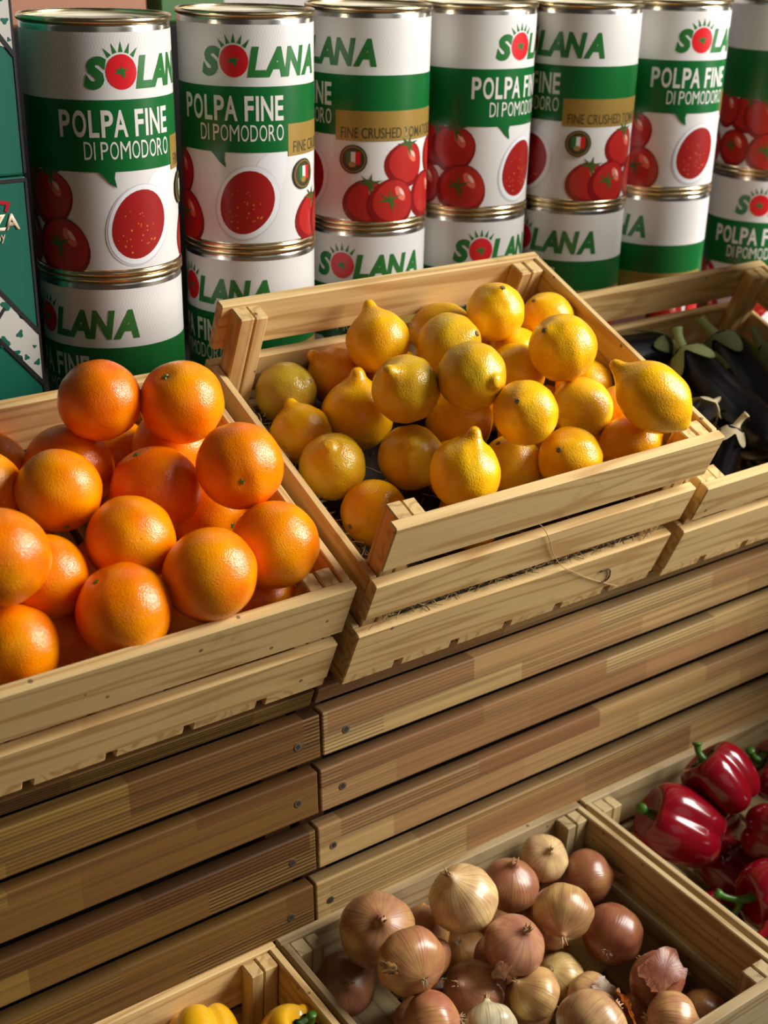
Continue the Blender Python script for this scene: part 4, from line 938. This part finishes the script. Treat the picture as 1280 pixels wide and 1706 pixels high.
# ------------------------------------------------------------------ aubergines
def aub_r(z):
    P = [(0, .016), (.01, .022), (.03, .027), (.07, .031), (.11, .036), (.145, .037), (.175, .030), (.19, .018), (.197, 0)]
    for (a, ra), (b, rb) in zip(P, P[1:]):
        if a <= z <= b: return ra + (rb - ra)*(z - a)/(b - a)
    return 0
def aub_mesh():
    pts = catmull([(r, 0, -z) for z, r in [(-.001, 0.0), (.0, .016), (.01, .022), (.03, .027), (.07, .031), (.11, .036), (.145, .037), (.175, .030), (.19, .018), (.197, 0)]], 4)
    prof = [(p.z, max(p.x, 0)) for p in pts]; prof[0] = (prof[0][0], 0); prof[-1] = (prof[-1][0], 0)
    bm = lathe_bm(prof, 36)
    for v in bm.verts: v.co.x += 0.9*v.co.z*v.co.z
    return to_mesh(bm, 'aubergine_body', True)
aub_me = aub_mesh()
def acal_mesh(length, flare, seed):
    bm = bmesh.new(); n = 45; m = 7; rows = []; r = random.Random(seed); lb = [.75 + .5*r.random() for _ in range(5)]
    for i in range(m):
        t = i/(m - 1); row = []
        for k in range(n):
            a = 2*math.pi*k/n; s = 5*a/(2*math.pi); w = abs(math.cos(math.pi*s)); q = lb[int(s + .5) % 5]
            z = t*(.010 + length*q*w**1.3); rr = aub_r(max(z, .0005)) + .0022 + flare*t*t*w
            if i == 0: rr = .0085; z = -.003
            row.append(bm.verts.new((rr*math.cos(a) + .9*z*z, rr*math.sin(a), -z)))
        rows.append(row)
    for a, b in zip(rows, rows[1:]):
        for k in range(n): bm.faces.new((a[k], a[(k+1) % n], b[(k+1) % n], b[k]))
    bmesh.ops.solidify(bm, geom=bm.faces[:], thickness=.0018); bmesh.ops.recalc_face_normals(bm, faces=bm.faces[:])
    return to_mesh(bm, 'calyx', True)
acal = [acal_mesh(.036, .003, 1), acal_mesh(.030, .006, 2), acal_mesh(.024, .010, 3)]
astem_me = to_mesh(tube_bm(catmull([(0, 0, -.004), (0, .001, .010), (.003, .002, .022), (.008, .004, .034)], 4), [.0105, .0095, .0085, .0075, .007, .0065, .0062, .006, .0058, .0058, .006, .0065, .0072], 12), 'stem', True)
XB, BB, UB = Vector((1, 0, 0)), Vector((0, math.cos(TH), math.sin(TH))), Vector((0, -math.sin(TH), math.cos(TH)))
def shelf_pt(u, v, h): return SHELF @ Vector((u + 0.0108, v, h))
AUB = [   # head u, v, h ; direction of the head (u, v, h) ; calyx ; scale ; label
 (1.362, .262, .086, (.16, .96, .10), 0, 1.10, 'calyx', 'aubergine with a broad green calyx, farthest from the lemon crate'),
 (1.290, .252, .086, (.16, .95, .12), 1, 1.05, 'calyx', 'aubergine with an olive calyx hanging over it, nearer the back board'),
 (1.226, .142, .100, (.92, .30, .22), 2, 0.66, 'calyx_dry', 'aubergine with a pale dry calyx and long thin stalk'),
 (1.222, .094, .104, (.35, .25, .60), 2, 0.62, 'calyx_dry', 'aubergine with a short ragged dry calyx, near the front board'),
 (1.305, .292, .060, (.99, .02, .05), 0, 1.0, 'calyx', 'aubergine lying along the back board behind the lemon crate'),
 (1.440, .235, .075, (.05, .99, .06), 1, 1.0, 'calyx', 'black aubergine cut by the frame edge, deep in the crate'),
 (1.470, .055, .048, (.99, .02, .02), 0, 0.98, 'calyx', 'black aubergine lying along the front board'),
]
for u, v, h, d, k, s, cm, lab in AUB:
    p = shelf_pt(u, v, h); D = XB*d[0] + BB*d[1] + UB*d[2]
    t = empty('aubergine', T(*p) @ quat_to(D, k*1.5) @ Matrix.Scale(s, 4), lab, 'aubergine', 'aubergines in the pine crate')
    link('aubergine_body', aub_me, t, M['aubergine'])
    c = link('calyx', acal[k], t, M[cm]); c['label'] = 'green calyx' if cm == 'calyx' else 'pale dry calyx'
    link('stem', astem_me, t, M[cm])

# ------------------------------------------------------------------ straw in the lemon crate
r = random.Random(9); bm = bmesh.new()
def rv(a, b): return a + (b - a)*r.random()
for k in range(1500):
    edge = k % 3
    if edge == 0: u, v, h = rv(.63, 1.03), rv(.004, .030), rv(.066, .086)
    elif edge == 1: u, v, h = rv(.625, .66), rv(.02, .33), rv(.06, .115)
    else: u, v, h = rv(.63, 1.03), rv(.02, .33), rv(.05, .085)
    a = rv(0, 6.28); l = rv(.008, .026); dz = rv(-.25, .35); hh = Vector((math.cos(a), math.sin(a), dz))*l
    c = Vector((u, v, h)); q = [c - hh*.5, c + Vector((rv(-.002, .002), rv(-.002, .002), rv(0, .002))), c + hh*.5]
    for w in q:
        w.x = min(max(w.x, .6225), 1.0285); w.y = max(w.y, .0015 if .073 < w.z < .093 else .0135); w.y = min(w.y, .332)
    tube_bm([shelf_pt(*w) for w in q], rv(.0003, .0007), 3, bm)
sb = link('straw', to_mesh(bm, 'straw'), None, M['straw']); tag(sb, 'loose straw bedding under the lemons, showing between the front boards', 'straw', kind='stuff')
# bed of packed straw and paper the lemons lie on, its near-black colour the shade between them
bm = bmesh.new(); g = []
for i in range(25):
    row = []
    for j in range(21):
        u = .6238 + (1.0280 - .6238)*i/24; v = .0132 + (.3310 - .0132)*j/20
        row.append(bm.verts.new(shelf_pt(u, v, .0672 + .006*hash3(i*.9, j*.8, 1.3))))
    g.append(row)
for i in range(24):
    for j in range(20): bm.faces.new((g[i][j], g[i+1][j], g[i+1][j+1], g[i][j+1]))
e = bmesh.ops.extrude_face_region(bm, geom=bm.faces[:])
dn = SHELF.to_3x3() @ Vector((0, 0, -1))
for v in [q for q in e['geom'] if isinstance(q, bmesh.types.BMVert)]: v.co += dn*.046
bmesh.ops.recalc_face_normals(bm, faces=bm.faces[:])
pk = link('straw_bed', to_mesh(bm, 'straw_bed', True), None, M['straw_dark_and_shade']); tag(pk, 'packed straw bed filling the bottom of the lemon crate, shade painted into its colour', 'straw', kind='stuff')
def strand(name, pts, rad, mat, label, cat, group=None):
    P = catmull([shelf_pt(*p) for p in pts], 5)
    o = link(name, to_mesh(tube_bm(P, rad, 6), name, True), None, M[mat]); return tag(o, label, cat, group)
strand('straw_strand', [(.800, .006, .1640), (.8086, -.0018, .1590), (.8258, -.0030, .1376), (.8427, -.0028, .1105), (.8684, -.0030, .0811), (.8927, -.0030, .0638), (.9196, -.0024, .0443), (.9582, -.0024, .0210), (.990, -.0024, .0030)], .00045, 'straw',
       'long thin straw strand hanging down the front boards of the lemon crate', 'straw', 'single straws on the lemon crate')
strand('straw_hook', [(.9531, -.0024, .0239), (.9600, -.0024, .0236), (.9630, -.0024, .0300), (.9560, -.0026, .0440), (.9420, -.0026, .0455)], .0009, 'straw_dark_and_shade',
       'short dark hooked straw on the lowest front board of the lemon crate', 'straw', 'single straws on the lemon crate')
strand('straw_stick', [(.6460, .158, .102), (.6530, .120, .098), (.6610, .082, .090)], .0022, 'straw', 'stiff straw stick beside the low side board and lowest lemon', 'straw', 'single straws on the lemon crate')
# torn kraft paper in the front corner
bm = bmesh.new(); g = []
for i in range(7):
    row = []
    for j in range(6):
        u = .6255 + .030*i/6 + .002*hash3(i, j, .3); v = .0385 + .050*j/5; h = .085 + .024*(1 - i/6)*(.6 + .4*math.sin(j*1.1)) + .003*hash3(i*1.3, j*.7, 2)
        row.append(bm.verts.new(shelf_pt(u, v, h)))
    g.append(row)
for i in range(6):
    for j in range(5): bm.faces.new((g[i][j], g[i+1][j], g[i+1][j+1], g[i][j+1]))
bmesh.ops.solidify(bm, geom=bm.faces[:], thickness=.0006); bmesh.ops.recalc_face_normals(bm, faces=bm.faces[:])
kp = link('kraft_paper', to_mesh(bm, 'kraft_paper', True), None, M['kraft']); tag(kp, 'torn scrap of brown paper in the front corner of the lemon crate', 'paper')
